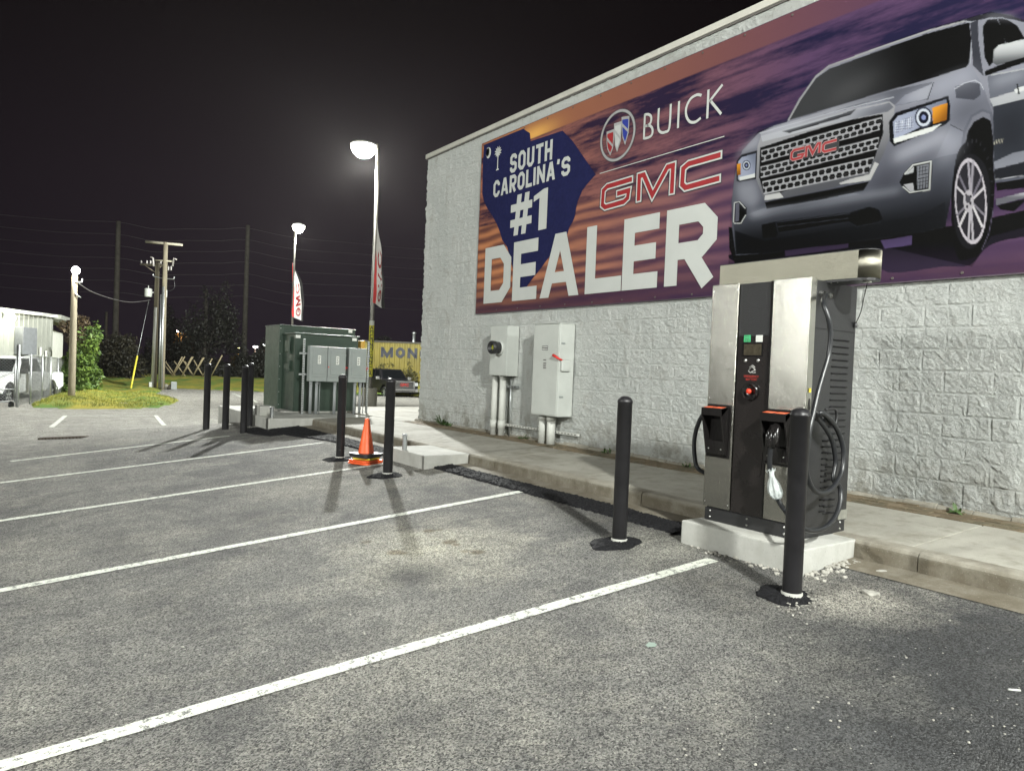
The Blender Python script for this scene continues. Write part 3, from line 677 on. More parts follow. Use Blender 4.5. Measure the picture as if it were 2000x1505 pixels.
# near front wheel
ell = lambda z, c, rx, ry, k=1.0, n=40, tl=0: [(q(z, *c)[0]+k*(rx*math.cos(t)+tl*math.sin(t)), q(z, *c)[1]+k*ry*math.sin(t)) for t in np.linspace(0, 2*PI, n, endpoint=False)]
fill(zr((640, 640), (720, 545), (800, 545), (870, 620), (905, 750), (915, 900), (900, 1080), (860, 1260), (800, 1380), (700, 1420), (640, 1400), (600, 1200), (600, 900)), (26, 26, 30), sm=True)
for i in range(14):
    t = -2.2+i*.24; ln(zr, [(770+140*math.cos(t), 960+430*math.sin(t)), (765+122*math.cos(t), 960+400*math.sin(t))], 1.6, (62, 62, 68))
ln(zr, [(905, 1050), (870, 1230), (820, 1345)], 1.4, (96, 90, 110))
fill(zr((610, 980), (640, 760), (700, 660), (770, 650), (850, 740), (880, 900), (868, 1080), (810, 1270), (730, 1340), (660, 1290), (618, 1160)), (44, 44, 50), sm=True)
rc = (738, 990)
fill(ell(zr, rc, 117/3.763, 316/3.763, tl=4), (176, 170, 178)); fill(ell(zr, rc, 117/3.763, 316/3.763, .91, tl=4), (58, 56, 64))
for i in range(6):
    for off_ in (-.13, .13):
        t = -PI/2+i*PI/3+off_*1.25; a_ = q(zr, *rc); ex = 31*math.cos(t)*.95; ey = 84*math.sin(t)*.95
        for qd in stroke([(a_[0]+ex*.12, a_[1]+ey*.12), (a_[0]+ex, a_[1]+ey)], 4.2): fill([tuple(v) for v in qd], (150+int(40*math.sin(t+off_*9)), 146+int(40*math.sin(t+off_*9)), 154+int(36*math.sin(t+off_*9))))
fill(ell(zr, (722, 990), 10, 22), (160, 156, 162)); fill(ell(zr, (718, 975), 5, 8), (84, 82, 90))
for dx_, dy_ in ((0, 45), (-8, -40), (25, -30), (24, 20)): fill(ell(zr, (712+dx_, 985+dy_), 2, 3.4), (70, 66, 74))
# airbrushed light and dark over the paintwork of the print
HI, LO = (176, 178, 188), (52, 54, 64)
for pts, c_, a_, k_ in (
    [((250, 700), (420, 640), (640, 580), (880, 520), (900, 535), (640, 605), (300, 710)), HI, .6, 4], [((420, 630), (700, 540), (1000, 460), (1060, 455), (800, 535), (480, 635)), LO, .45, 5],
    [((960, 545), (1010, 500), (1110, 462), (1090, 500), (1010, 530)), HI, .4, 5], [((1120, 440), (1330, 365), (1370, 430), (1240, 450), (1130, 500)), HI, .35, 8],
    [((1240, 540), (1400, 520), (1430, 580), (1330, 600), (1290, 670), (1240, 650)), LO, .35, 8], [((1200, 690), (1285, 720), (1270, 800), (1180, 900), (1150, 850)), HI, .35, 8],
    [((940, 800), (1120, 720), (1215, 680), (1200, 730), (1080, 790), (930, 850)), HI, .55, 6], [((860, 900), (950, 870), (950, 960), (1000, 1030), (820, 1010), (830, 940)), LO, .35, 8],
    [((1130, 860), (1230, 850), (1200, 1050), (1150, 1160), (1080, 1130), (1120, 1010)), LO, .55, 10], [((100, 960), (200, 945), (230, 1040), (190, 1100), (110, 1050)), HI, .35, 6],
    [((160, 1120), (240, 1100), (420, 1082), (700, 1025), (960, 990), (960, 1010), (700, 1055), (300, 1120), (190, 1145)), HI, .45, 4], [((240, 1100), (700, 1040), (1000, 1010), (1100, 1010), (1060, 1120), (900, 1080), (700, 1105), (300, 1160)), LO, .35, 8],
    [((110, 1210), (500, 1200), (900, 1160), (1190, 1100), (1190, 1200), (700, 1280), (250, 1330), (110, 1320)), (20, 21, 25), .55, 10], [((1440, 420), (1620, 370), (1620, 400), (1450, 450)), HI, .45, 5], [((1450, 600), (1640, 560), (1640, 760), (1470, 800)), (40, 42, 50), .5, 10],
    [((95, 860), (110, 800), (200, 715), (230, 710), (215, 770), (120, 805)), HI, .35, 4], [((1390, 110), (1440, 78), (1530, 84), (1600, 115), (1520, 100), (1440, 95)), HI, .4, 3], [((620, 470), (760, 400), (900, 380), (760, 480), (600, 545)), (120, 120, 122), .28, 10]):
    fill(z6(*pts), c_, a=a_, soft=k_)
# running board
fill(z6((1466, 960), (1900, 890), (1900, 960), (1470, 1000)), (12, 12, 14)); fill(z6((1464, 1045), (1612, 1010), (1900, 950), (1900, 985), (1612, 1040), (1468, 1078)), (150, 150, 156), (104, 104, 112), q(z6, 1600, 1010), q(z6, 1600, 1040))
fill(z6((1470, 1078), (1612, 1045), (1612, 1060), (1560, 1110), (1490, 1100)), (20, 20, 24))
# print contrast of the photographed pickup: deeper lows, brighter glints
body = z6((60, 1390), (75, 1060), (100, 850), (215, 690), (370, 635), (520, 395), (760, 275), (1180, 132), (1440, 62), (1640, 110), (1950, 230), (1950, 1110), (1440, 1240), (1340, 1400), (900, 1300))
m_, sel_ = pmask(body); lum = C[sel_].mean(1, keepdims=True); k_ = np.clip(np.clip(lum/.15, 0, 4)**.5, 0, 1.12); C[sel_] = C[sel_]*(1-m_[sel_][:, None])+C[sel_]*k_*m_[sel_][:, None]
C = np.clip(C, .002, .9)
sag = .004*np.sin(GY*5.1)*np.sin((GZ-2.79)*1.2)+.010*(vnoise(GY*1.7+50, GZ*1.3+50, 31)-.5)
edge = np.minimum(np.minimum(GZ-BZa, BZb-GZ), np.minimum(BYb-GY, GY-BYa)); sag = sag*np.clip(edge/.4, 0, 1)
me = gridmesh('vinyl_sheet', np.stack([np.full_like(GY, BX)-sag*.3, GY, GZ], -1)[:, ::-1], A_BANNER)
at = me.color_attributes.new('ink', 'FLOAT_COLOR', 'POINT'); ca = np.ones((*C.shape[:2], 4), np.float32); ca[..., :3] = C; at.data.foreach_set('color', ca[:, ::-1].reshape(-1))
o = bpy.data.objects.new('vinyl_sheet', me); o.location = (-BX, -6, -2.8); o.parent = ban; COL.objects.link(o); me.polygons.foreach_set('use_smooth', [True]*len(me.polygons))
b = MB(); b.box(BX+.0035, BX+.006, BYa, BYb+.012, BZa-.012, BZb+.01); b.build('hem', pm('banner hem vinyl', (.07, .045, .07), .5), ban)
def onban(b, poly, lay, m=0):                 # a printed shape lying on the vinyl; poly holds (Y, Z)
    b.face([(BX-.004-lay*.0015, y, z) for y, z in poly], m)
# state outline, stars of the print
z7 = lambda *p: [Wp(900+x/3.011, 130+y/3.011) for x, y in p]
b = MB()
onban(b, z7((138, 462), (370, 366), (385, 378), (408, 392), (412, 440), (600, 378), (660, 440), (715, 520), (760, 585), (795, 635), (745, 690), (715, 730), (690, 790), (680, 830), (672, 880), (660, 912), (640, 945), (628, 985), (590, 1040), (520, 1120), (470, 1190), (420, 1250), (385, 1300), (345, 1310), (312, 1220), (300, 1150), (275, 1062), (245, 1020), (232, 975), (215, 930), (188, 880), (160, 838), (140, 800), (128, 750), (130, 600)), 1)
b.build('printed_state_outline', NAVYINK, ban)
def glyph(ch, w, h, t):
    a, e, c = t/2, t/2, min(w, h)*.22; x0, x1, y0, y1, ym = a, w-a, e, h-e, h*.5
    O = [(x0+c, y0), (x1-c, y0), (x1, y0+c), (x1, y1-c), (x1-c, y1), (x0+c, y1), (x0, y1-c), (x0, y0+c)]
    G = {'O': [(O, 1)], 'D': [([(x0, y0), (x1-c, y0), (x1, y0+c), (x1, y1-c), (x1-c, y1), (x0, y1)], 1)],
         'S': [([(x0, y0+h*.2), (x0, y0+c*.7), (x0+c*.8, y0), (x1-c*.8, y0), (x1, y0+c*.8), (x1, ym-c*.6), (x1-c*.8, ym), (x0+c*.8, ym), (x0, ym+c*.6), (x0, y1-c*.8), (x0+c*.8, y1), (x1-c*.8, y1), (x1, y1-c*.7), (x1, y1-h*.2)], 0)],
         'U': [([(x0, h), (x0, y0+c), (x0+c, y0), (x1-c, y0), (x1, y0+c), (x1, h)], 0)], 'T': [([(0, y1), (w, y1)], 0), ([(w/2, y1), (w/2, 0)], 0)],
         'H': [([(x0, 0), (x0, h)], 0), ([(x1, 0), (x1, h)], 0), ([(x0, ym), (x1, ym)], 0)],
         'C': [([(x1, y0+h*.24), (x1, y0+c), (x1-c, y0), (x0+c, y0), (x0, y0+c), (x0, y1-c), (x0+c, y1), (x1-c, y1), (x1, y1-c), (x1, y1-h*.24)], 0)],
         'R': [([(x0, 0), (x0, h)], 0), ([(x0, y1), (x1-c*.8, y1), (x1, y1-c*.8), (x1, h*.46+c*.6), (x1-c*.8, h*.46-t*.1), (x0, h*.46-t*.1)], 0), ([(w*.5, h*.4), (x1-t*.02, 0)], 0)],
         'L': [([(x0, h), (x0, 0)], 0), ([(x0, y0), (w, y0)], 0)], 'I': [([(w/2, 0), (w/2, h)], 0)], 'N': [([(x0, 0), (x0, h)], 0), ([(x1, 0), (x1, h)], 0), ([(x0, h-t*.4), (x1, t*.4)], 0)],
         'E': [([(x0, 0), (x0, h)], 0), ([(x0, y0), (w, y0)], 0), ([(x0, ym), (w*.93, ym)], 0), ([(x0, y1), (w, y1)], 0)],
         'M': [([(x0, 0), (x0, h)], 0), ([(x1, 0), (x1, h)], 0), ([(x0, h-t*.4), (w/2, h*.12), (x1, h-t*.4)], 0)],
         'G': [([(x1, y1-h*.2), (x1, y1-c), (x1-c, y1), (x0+c, y1), (x0, y1-c), (x0, y0+c), (x0+c, y0), (x1-c, y0), (x1, y0+c), (x1, ym), (w*.5, ym)], 0)],
         "'": [([(w*.5, h), (w*.35, h*.74)], 0)]}
    if ch == 'A':
        s_ = t*1.06; top = w*.5; k = t*.62
        return [[(0, 0), (s_, 0), (top-k+s_, h), (top-k, h)], [(w-s_, 0), (w, 0), (top+k, h), (top+k-s_, h)], [(w*.24, h*.22), (w*.76, h*.22), (w*.7, h*.22+t*.8), (w*.3, h*.22+t*.8)]]
    if ch == '#':
        qd = []
        for cx in (.34, .70): qd.append([(w*(cx-.06)-t*.5, 0), (w*(cx-.06)+t*.5, 0), (w*(cx+.06)+t*.5, h), (w*(cx+.06)-t*.5, h)])
        for cy in (.31, .69): qd.append([(0, h*cy-t*.52), (w, h*cy-t*.52), (w, h*cy+t*.52), (0, h*cy+t*.52)])
        return qd
    if ch == '1': return [[(w*.42, 0), (w, 0), (w, h), (w*.72, h), (w*.42, h*.93)], [(0, h*.74), (w*.42, h*.80), (w*.42, h*.93), (w*.72, h), (0, h*.88)]]
    out = []
    for pl, cl in G[ch]: out += [[tuple(v) for v in qd] for qd in stroke(pl, t, bool(cl))]
    return out
def put(b, ch, ya, yb, z0, z1, t, lay, m=0, slope=0):
    for i, qd in enumerate(glyph(ch, ya-yb, z1-z0, t)): onban(b, [(ya-x, z0+y+slope*x) for x, y in qd], lay+.12*i, m)
b = MB()
for ch, ya, yb in (('D', 10.74, 9.93), ('E', 9.865, 9.19), ('A', 9.10, 8.15), ('L', 8.01, 7.25), ('E', 7.235, 6.575), ('R', 6.45, 5.63)): put(b, ch, ya, yb, 2.952, 3.945, .215, 3)
b.build('printed_lettering', WHITEINK, ban); b = MB(); ya = 10.075
for ch, w in zip('SOUTH', (.225, .235, .225, .225, .225)): put(b, ch, ya, ya-w+.03, 5.15, 5.47, .062, 3, 0, -.025); ya -= w+.012
b.build('printed_lettering', WHITEINK, ban); b = MB(); ya = 10.56
for ch, w in zip("CAROLINA'S", (.225, .25, .225, .225, .195, .085, .24, .25, .11, .235)): put(b, ch, ya, ya-w+.028, 4.815, 5.11, .06, 3, 0, -.008); ya -= w+.009
b.build('printed_lettering', WHITEINK, ban); b = MB(); put(b, '#', 10.0, 9.40, 4.06, 4.74, .125, 3); put(b, '1', 9.36, 8.995, 4.06, 4.715, .13, 3)
b.build('printed_lettering', WHITEINK, ban); b = MB()
zb = lambda *p: [Wp(1160+x/5.574, 150+y/5.574) for x, y in p]
for pl in ([(548, 682), (560, 405)], [(556, 415), (600, 412), (628, 440), (622, 500), (590, 532), (556, 541)], [(556, 541), (612, 534), (642, 572), (636, 632), (600, 662), (548, 674)], [(712, 345), (704, 545), (730, 604), (780, 604), (826, 556), (842, 298)], [(932, 268), (919, 562)],
           [(1176, 206), (1125, 200), (1056, 245), (1010, 340), (1012, 432), (1050, 492), (1110, 494), (1168, 450)], [(1252, 143), (1238, 457)], [(1405, 88), (1262, 272)], [(1270, 260), (1390, 408)]):
    P = zb(*pl)
    if len(pl) > 3: P = [v.xy for v in smooth_pts([(x, y, 0) for x, y in P], 5)]
    for i, qd in enumerate(stroke(P, .034)): onban(b, [tuple(v) for v in qd], 3+.1*(i % 2))
b.build('printed_lettering', WHITEINK, ban); b = MB()
for qd in stroke(zb((68, 1055), (1425, 650)), .011): onban(b, [tuple(v) for v in qd], 3)
b.build('printed_rule', WHITEINK, ban); b = MB()
# crescent and palmetto
mo = zb; cy, cz = 10.765, 5.655
cres = [(cy-.10*math.cos(t)*.75, cz+.10*math.sin(t)) for t in np.linspace(2.3, -2.9, 14)]; cres2 = [(cy+.035-.075*math.cos(t)*.8, cz+.022+.08*math.sin(t)) for t in np.linspace(-2.6, 2.1, 14)]
onban(b, cres+cres2, 3); b.build('printed_crescent', WHITEINK, ban); b = MB()
py_, pz_ = 10.46, 5.60
for i in range(12):
    t = i*2*PI/12+.2; r_ = .115*(1.0 if math.sin(t) > -.5 else .85); d_ = (math.cos(t), math.sin(t)); n_ = (-d_[1], d_[0])
    onban(b, [(py_, pz_), (py_-d_[0]*r_*.6-n_[0]*.016, pz_+d_[1]*r_*.6+n_[1]*.016), (py_-d_[0]*r_, pz_+d_[1]*r_), (py_-d_[0]*r_*.6+n_[0]*.016, pz_+d_[1]*r_*.6-n_[1]*.016)], 3+.08*i)
onban(b, [(py_+.014, 5.30), (py_-.014, 5.30), (py_-.012, pz_), (py_+.012, pz_)], 2.9); onban(b, [(py_+.05, 5.285), (py_-.05, 5.285), (py_-.03, 5.31), (py_+.03, 5.31)], 2.8)
b.build('printed_palm', WHITEINK, ban)
# three-letter mark: dark edge, pale outline, red face
b = MB(); marks = ([(420, 1115), (150, 1196), (108, 1240), (98, 1395), (128, 1420), (330, 1362), (372, 1320), (384, 1238), (258, 1275)], [(490, 1352), (500, 1082), (548, 1068), (642, 1290), (806, 985), (868, 966), (852, 1270)], [(1385, 850), (1035, 950), (978, 1000), (966, 1172), (1002, 1208), (1372, 1106)])
for pl in marks:
    for w_, lay, m in ((.128, 2.4, 2), (.106, 3, 1), (.064, 4.2, 0)):
        P = zb(*pl); 
        if m != 0: P = [Vector(P[0])+(Vector(P[0])-Vector(P[1])).normalized()*(.022 if m == 1 else .03)]+list(P[1:-1])+[Vector(P[-1])+(Vector(P[-1])-Vector(P[-2])).normalized()*(.022 if m == 1 else .03)]
        for i, qd in enumerate(stroke(P, w_)): onban(b, [tuple(v) for v in qd], lay+.08*i)
        for f in b.bm.faces[-len(stroke(P, w_)):] if hasattr(b.bm.faces, 'ensure_lookup_table') and (b.bm.faces.ensure_lookup_table() or True) else (): f.material_index = m
b.build('printed_red_letters', [REDINK, WHITEINK, pm('dark print edge', (.03, .025, .035), .6)], ban)
# grille badge of the printed pickup
b = MB(); zz8 = lambda *p: [Wp(1420+x/4.703, 180+y/4.703) for x, y in p]
onban(b, zz8((572, 540), (1035, 418), (1030, 540), (575, 645)), 1, 1)
for pl in ([(715, 512), (618, 536), (598, 560), (594, 610), (612, 622), (690, 600), (706, 570), (650, 582)], [(728, 596), (734, 508), (760, 500), (790, 565), (838, 474), (858, 470), (850, 560)], [(1012, 440), (905, 470), (888, 490), (884, 535), (900, 548), (1008, 520)]):
    for i, qd in enumerate(stroke(zz8(*pl), .038)): onban(b, [tuple(v) for v in qd], 2+.1*i, 2)
    for i, qd in enumerate(stroke(zz8(*pl), .024)): onban(b, [tuple(v) for v in qd], 3+.1*i, 0)
b.build('printed_badge', [REDINK, pm('black print', (.012, .012, .014), .5), pm('badge edge print', (.28, .2, .2), .5)], ban)
# round shield emblem
b = MB(); ey, ez, er = 7.452, 5.163, .335
ring = [(ey-er*math.cos(t), ez+er*1.02*math.sin(t)) for t in np.linspace(0, 2*PI, 48, endpoint=False)]
for i, qd in enumerate(stroke(ring, .034, True)): onban(b, [tuple(v) for v in qd], 3, 0)
for i, qd in enumerate(stroke(ring, .05, True)): onban(b, [tuple(v) for v in qd], 2, 3)
for fr, m, dg in (([(143, 602), (226, 570), (222, 690), (214, 775), (182, 862), (150, 790), (143, 720)], 1, [(150, 660), (216, 745), (214, 775), (150, 700)]), ([(224, 512), (308, 484), (304, 610), (298, 700), (256, 822), (232, 745), (226, 640)], 2, [(234, 575), (296, 655), (294, 690), (234, 610)]), ([(306, 442), (392, 428), (388, 540), (382, 610), (344, 748), (316, 670), (308, 560)], 4, [(316, 510), (382, 575), (380, 612), (316, 545)])):
    c_ = Vector((sum(p[0] for p in fr)/len(fr), sum(p[1] for p in fr)/len(fr)))
    onban(b, zb(*fr), 3.4, 0); onban(b, zb(*[tuple(c_+(Vector(p)-c_)*.78) for p in fr]), 4.6, m); onban(b, zb(*dg), 5.6, 0)
b.build('printed_emblem', [CHROMEINK, REDINK, pm('pale grey print', (.42, .43, .42), .5), pm('dark ring print', (.06, .06, .065), .5), BLUEINK], ban)
# eyelets
for i in range(17):
    for z in (BZa+.035, BZb-.035):
        b = MB(); y = BYb-.06-i*.62; X = Matrix.Translation((BX-.007, y, z)) @ Matrix.Rotation(-PI/2, 4, 'Y')
        b.lathe([(0, .003), (.008, .003), (.010, .004), (.013, .003), (.014, 0)], 10, 0, X); b.build('eyelet', pm('dull brass eyelet', (.10, .09, .08), .6, .4), ban)
# ================================================================== NEAR OBJECTS
# ---- concrete plinths
def slab(name, label, x0, x1, y0, y1, z0, z1, group=None):
    b = MB(); b.box(x0, x1, y0, y1, z0, z1, 0, .012); o = b.build(name, A_PAD); return tag(o, label, 'concrete pad', group)
slab('concrete_plinth', 'pale concrete plinth carrying the stainless steel charging station', 4.6, 5.52, 2.81, 3.905, .3, .603)
slab('concrete_pad', 'empty low concrete pad with one galvanised stub against the kerb', 4.60, 5.33, 8.30, 9.42, .3, .600)
# ---- charging station
CX, CY0, CY1, CZ0, CZ1 = 4.8, 2.966, 3.857, .603, 2.553
chg = thing('charging_station', 'tall stainless steel and black electric car charger with coiled cables', 'car charger', (5.15, 3.41, CZ0))
F = lambda x, y, X=CX: onX(x, y, X)
b = MB(); b.box(CX+.03, 5.50, CY0+.035, CY1-.02, .70, CZ1-.004, 0, .004); b.box(CX+.035, 5.49, CY0+.04, CY1-.025, .604, .70, 0, .003); b.build('cabinet', BLACK, chg)
b = MB(); b.box(CX+.015, CX+.04, CY0+.06, CY1-.012, .606, .705, 0, .003); b.build('skirt', BLACK, chg)
for y in (3.10, 3.43, 3.79):
    for z in (.635, .685): b = MB(); b.lathe([(.009, 0), (.008, .006), (0, .008)], 8, 0, Matrix.Translation((CX+.015, y, z)) @ Matrix.Rotation(-PI/2, 4, 'Y')); b.build('bolt', STEEL, chg)
for x in (5.42,):
    for z in (.635, .685): b = MB(); b.lathe([(.009, 0), (.008, .006), (0, .008)], 8, 0, Matrix.Translation((x, CY0+.04, z)) @ Matrix.Rotation(PI/2, 4, 'X')); b.build('bolt', STEEL, chg)
yl = F(1444, 560).y; yr = F(1510, 560).y; zb_ = .722
b = MB(); b.box(CX, CX+.05, yl, CY1, zb_, CZ1, 0, .006); b.build('side_panel', A_SS, chg)
b = MB(); b.box(CX, CX+.012, CY0, yr-.004, zb_, CZ1, 0, .004); b.box(CX+.011, CX+.075, CY0+.0005, CY0+.012, zb_, CZ1, 0, .002); b.build('side_panel', A_SS, chg)
b = MB(); zt_ = F(1475, 656).z
b.box(CX+.008, CX+.04, yr+.012, yl-.008, zt_, CZ1-.01, 0, .003); b.box(CX+.008, CX+.04, yr+.012, yl-.008, zb_-.005, zt_-.001, 1, .003); 
for y in (yr+.002, ): b.box(CX-.004, CX+.03, y-.004, y+.01, zb_, CZ1-.005, 2, .002)
pl = [F(1486, 850), F(1490, 858), F(1484, 925), F(1478, 930)]
b.tube([(CX+.007, p.y, p.z) for p in smooth_pts(pl, 4)], .003, 6, 2)
dark_red = NT('brown black acrylic'); 
b.build('front_panel', [BLACKT, pm('dark acrylic panel', (.014, .0115, .011), .28, 0, .02, 2), BLACKG], chg)
XF = CX+.006
def rectF(b, x0, y0, x1, y1, m, th=.004, X=XF, bev=.0):
    p = F(x0, y0, X); q_ = F(x1, y1, X); b.box(X-th, X+.002, min(p.y, q_.y), max(p.y, q_.y), min(p.z, q_.z), max(p.z, q_.z), m, bev)
b = MB(); rectF(b, 1451.5, 670, 1489.5, 695.5, 0, .003); rectF(b, 1454, 672, 1487, 693.5, 1, .0045)
b.build('screen', [BLACKG, pm('unlit screen glass', (.055, .047, .033), .12, 0, .35, 30)], chg)
b = MB(); rectF(b, 1453.8, 654.5, 1465.5, 667.5, 0, .003); 
for yy in (656.5, 661): rectF(b, 1455.5, yy, 1464, yy+1, 1, .004)
for xx in (1455, 1459, 1462.5): rectF(b, xx, 664, xx+2, 666, 1, .004)
b.build('green_sticker', [pm('green sticker', (.05, .42, .16), .5), INK], chg)
b = MB(); rectF(b, 1477, 654.5, 1489, 667.5, 0, .003); b.build('white_sticker', LABELW, chg)
for x, y in ((1456.5, 704), (1481, 704)):
    b = MB(); p = F(x, y, XF); b.lathe([(.014, 0), (.014, .006), (.011, .009), (0, .0095)], 14, 0, Matrix.Translation(p) @ Matrix.Rotation(-PI/2, 4, 'Y')); b.build('button', STEEL, chg)
b = MB()                                       # contactless card mark
for pts in ([(1462, 722), (1468, 716), (1474, 721)], [(1463, 717), (1469, 713), (1474, 717)], [(1466, 726), (1475, 722)], [(1461, 724), (1465, 728), (1469, 726)], [(1469, 728), (1475, 727)]):
    b.tube([(XF-.002, F(*p).y, F(*p).z) for p in pts], .0032, 5)
b.build('card_reader_mark', pm('pale grey mark', (.45, .45, .43), .6), chg)
b = MB(); p = F(1467, 764, XF); X = Matrix.Translation(p) @ Matrix.Rotation(-PI/2, 4, 'Y')
b.lathe([(.072, 0), (.072, .012), (.064, .03), (.058, .03), (.05, .012), (.02, .010), (0, .010)], 28, 0, X); b.build('button_guard', BLACKG, chg)
b = MB(); b.lathe([(.012, .008), (.012, .022), (.021, .024), (.021, .036), (.017, .04), (0, .04)], 20, 0, X); b.build('stop_button', pm('red stop button', (.75, .05, .02), .35), chg)
def text(body, size, loc, rot, mat, name, parent, ext=.0004, sx=1.0):
    cu = bpy.data.curves.new(name, 'FONT'); cu.body = body; cu.size = size; cu.extrude = ext; cu.align_x = 'CENTER'; cu.align_y = 'CENTER'
    o = bpy.data.objects.new(name, cu); COL.objects.link(o); me = o.to_mesh().copy(); bpy.data.objects.remove(o)
    X = Matrix.Translation(loc) @ rot @ Matrix.Diagonal((sx, 1, 1, 1)); me.transform(X)
    me.materials.clear(); me.materials.append(mat); n = bpy.data.objects.new(name, me); COL.objects.link(n)
    if parent is not None:
        off = Vector((0, 0, 0)); w = parent
        while w is not None: off += w.location; w = w.parent
        me.transform(Matrix.Translation(-off)); n.parent = parent
    return n
RW = Matrix(((0, 0, -1, 0), (-1, 0, 0, 0), (0, 1, 0, 0), (0, 0, 0, 1)))      # reads on a face that looks to -X
RY = Matrix(((1, 0, 0, 0), (0, 0, -1, 0), (0, 1, 0, 0), (0, 0, 0, 1)))       # reads on a face that looks to -Y
REDTXT = pm('red warning print', (.42, .035, .025), .5)
text('EMERGENCY\nBUTTON', .024, F(1467, 738, XF-.003), RW, REDTXT, 'warning_text', chg)
for zz_ in (.76, 1.62, 2.5):
    for yy_ in (CY1-.02, yl+.015): b = MB(); b.lathe([(.005, 0), (.0045, .003), (0, .0035)], 8, 0, Matrix.Translation((CX, yy_, zz_)) @ Matrix.Rotation(-PI/2, 4, 'Y')); b.build('screw', STEEL, chg)
# holsters
def holster(xa, xb, ya, yb, full):
    p0 = F(xa, ya, CX-.005); p1 = F(xb, yb, CX-.005); y1_, y0_ = p0.y, p1.y; z1_, z0_ = p0.z, p1.z; w = .11
    b = MB(); b.box(CX-.014, CX, y0_-.012, y1_+.012, z0_-.012, z1_+.03, 0, .006)
    o_ = [(CX-.012, z1_+.012), (CX-w, z1_), (CX-w+.004, z1_-.05), (CX-.035, z0_+.02), (CX-.012, z0_)]
    for ya_, yb_ in ((y0_, y0_+.014), (y1_-.014, y1_)): b.prism([(x, ya_, z) for x, z in o_], (0, yb_-ya_, 0), 0, .002)
    b.hexa([(CX-w, y0_, z1_-.06), (CX-w+.012, y0_, z1_-.06), (CX-w+.012, y1_, z1_-.06), (CX-w, y1_, z1_-.06), (CX-w, y0_, z1_), (CX-.012, y0_, z1_+.012), (CX-.012, y1_, z1_+.012), (CX-w, y1_, z1_)], 0, .002)
    b.hexa([(CX-.04, y0_+.01, z0_+.02), (CX-.012, y0_+.01, z0_), (CX-.012, y1_-.01, z0_), (CX-.04, y1_-.01, z0_+.02), (CX-.055, y0_+.01, z0_+.13), (CX-.012, y0_+.01, z0_+.13), (CX-.012, y1_-.01, z0_+.13), (CX-.055, y1_-.01, z0_+.13)], 0, .002)
    for yy in (y0_+.04, y1_-.04): b.lathe([(.006, 0), (.005, .004), (0, .005)], 8, 1, Matrix.Translation((CX-.046, yy, z0_+.06)) @ Matrix.Rotation(-PI/2, 4, 'Y'))
    h = b.build('holster', [BLACKG, STEEL], chg)
    b = MB(); zz = lambda x: z1_+.012*(x-(CX-w))/(w-.012)+.0015
    ym = (y0_+y1_)/2
    for ya_, yb_ in ((y0_+.012, ym-.008), (ym+.008, y1_-.012)):
        xa_, xb_ = CX-w+.01, CX-.03
        b.face([(xa_, ya_, zz(xa_)), (xb_, ya_, zz(xb_)), (xb_, yb_, zz(xb_)), (xa_, yb_, zz(xa_))])
    b.build('orange_label', pm('orange sticker', (.75, .12, .04), .5), h)
    return h
holster(1386, 1421, 795, 893, False); holster(1500, 1545, 805, 910, True)
# right flank: seam, louvres, gland
Sd = lambda x, y, Y=CY0+.035: onY(x, y, Y)
b = MB(); YS = CY0+.034
p = Sd(1624, 644); q_ = Sd(1668, 650); b.box(p.x-.3, 5.49, YS-.003, YS+.001, p.z-.002, p.z+.002, 1)
zt1, zt2 = Sd(1640, 664).z, Sd(1620, 1000).z; xa, xb = Sd(1626, 670).x, Sd(1658, 670).x
n_ = 27
for i in range(n_):
    z = zt1-(zt1-zt2)*i/(n_-1)
    x0_, x1_ = (xa, xb) if i < 19 else (xa-.02, xb-.10)
    b.box(x0_, x1_, YS-.004, YS+.001, z-.009, z+.002, 1); b.prism([(x0_, YS-.001, z+.004), (x0_, YS-.012, z-.002), (x0_, YS-.001, z+.0005)], (x1_-x0_-.02, 0, 0), 0)
xl = Sd(1618, 900).x
for i in range(13):
    z = Sd(1615, 860).z-i*.045; b.box(xl-.10, xl-.02, YS-.004, YS+.001, z-.009, z+.002, 1); b.prism([(xl-.10, YS-.001, z+.004), (xl-.10, YS-.014, z-.002), (xl-.10, YS-.001, z)], (.07, 0, 0), 0)
b.build('louvres', [BLACK, pm('louvre gap', (.003, .003, .003), .8)], chg)
b = MB(); p = Sd(1640, 1004); b.box(p.x-.03, p.x+.10, YS-.005, YS, p.z-.04, p.z+.035, 0, .001); b.build('rating_plate', pm('rating plate aluminium', (.40, .40, .36), .4, .7, .2, 20), chg)
p = Sd(1641, 1004)
b = MB(); pz = onX(1566, 761, CX+.045); b.box(CX+.03, CX+.058, CY0-.003, CY0, pz.z-.016, pz.z+.016, 0); b.build('yellow_sticker', YELLOW, chg)
b = MB(); p2 = onX(1566, 790, CX+.045); b.prism([(CX+.047+.014*math.cos(t), CY0-.002, p2.z+.05*math.sin(t)) for t in np.linspace(0, 2*PI, 16, endpoint=False)], (0, .002, 0)); b.build('lock', BLACKG, chg)
gl = Sd(1601, 573)
b = MB()
for y_, r_ in ((0, .02), (-.02, .024), (-.045, .019), (-.075, .022)):
    b.lathe([(r_*.9, 0), (r_, .003), (r_, .016), (r_*.9, .02)], 6, 0, Matrix.Translation((gl.x, YS+y_, gl.z-abs(y_)*.3)) @ Matrix.Rotation(PI/2, 4, 'X'), False)
b.build('cable_gland', STEEL, chg)
YC = 2.80
Q = lambda x, y, Y=YC: onY(x, y, Y)
R_C = .0185
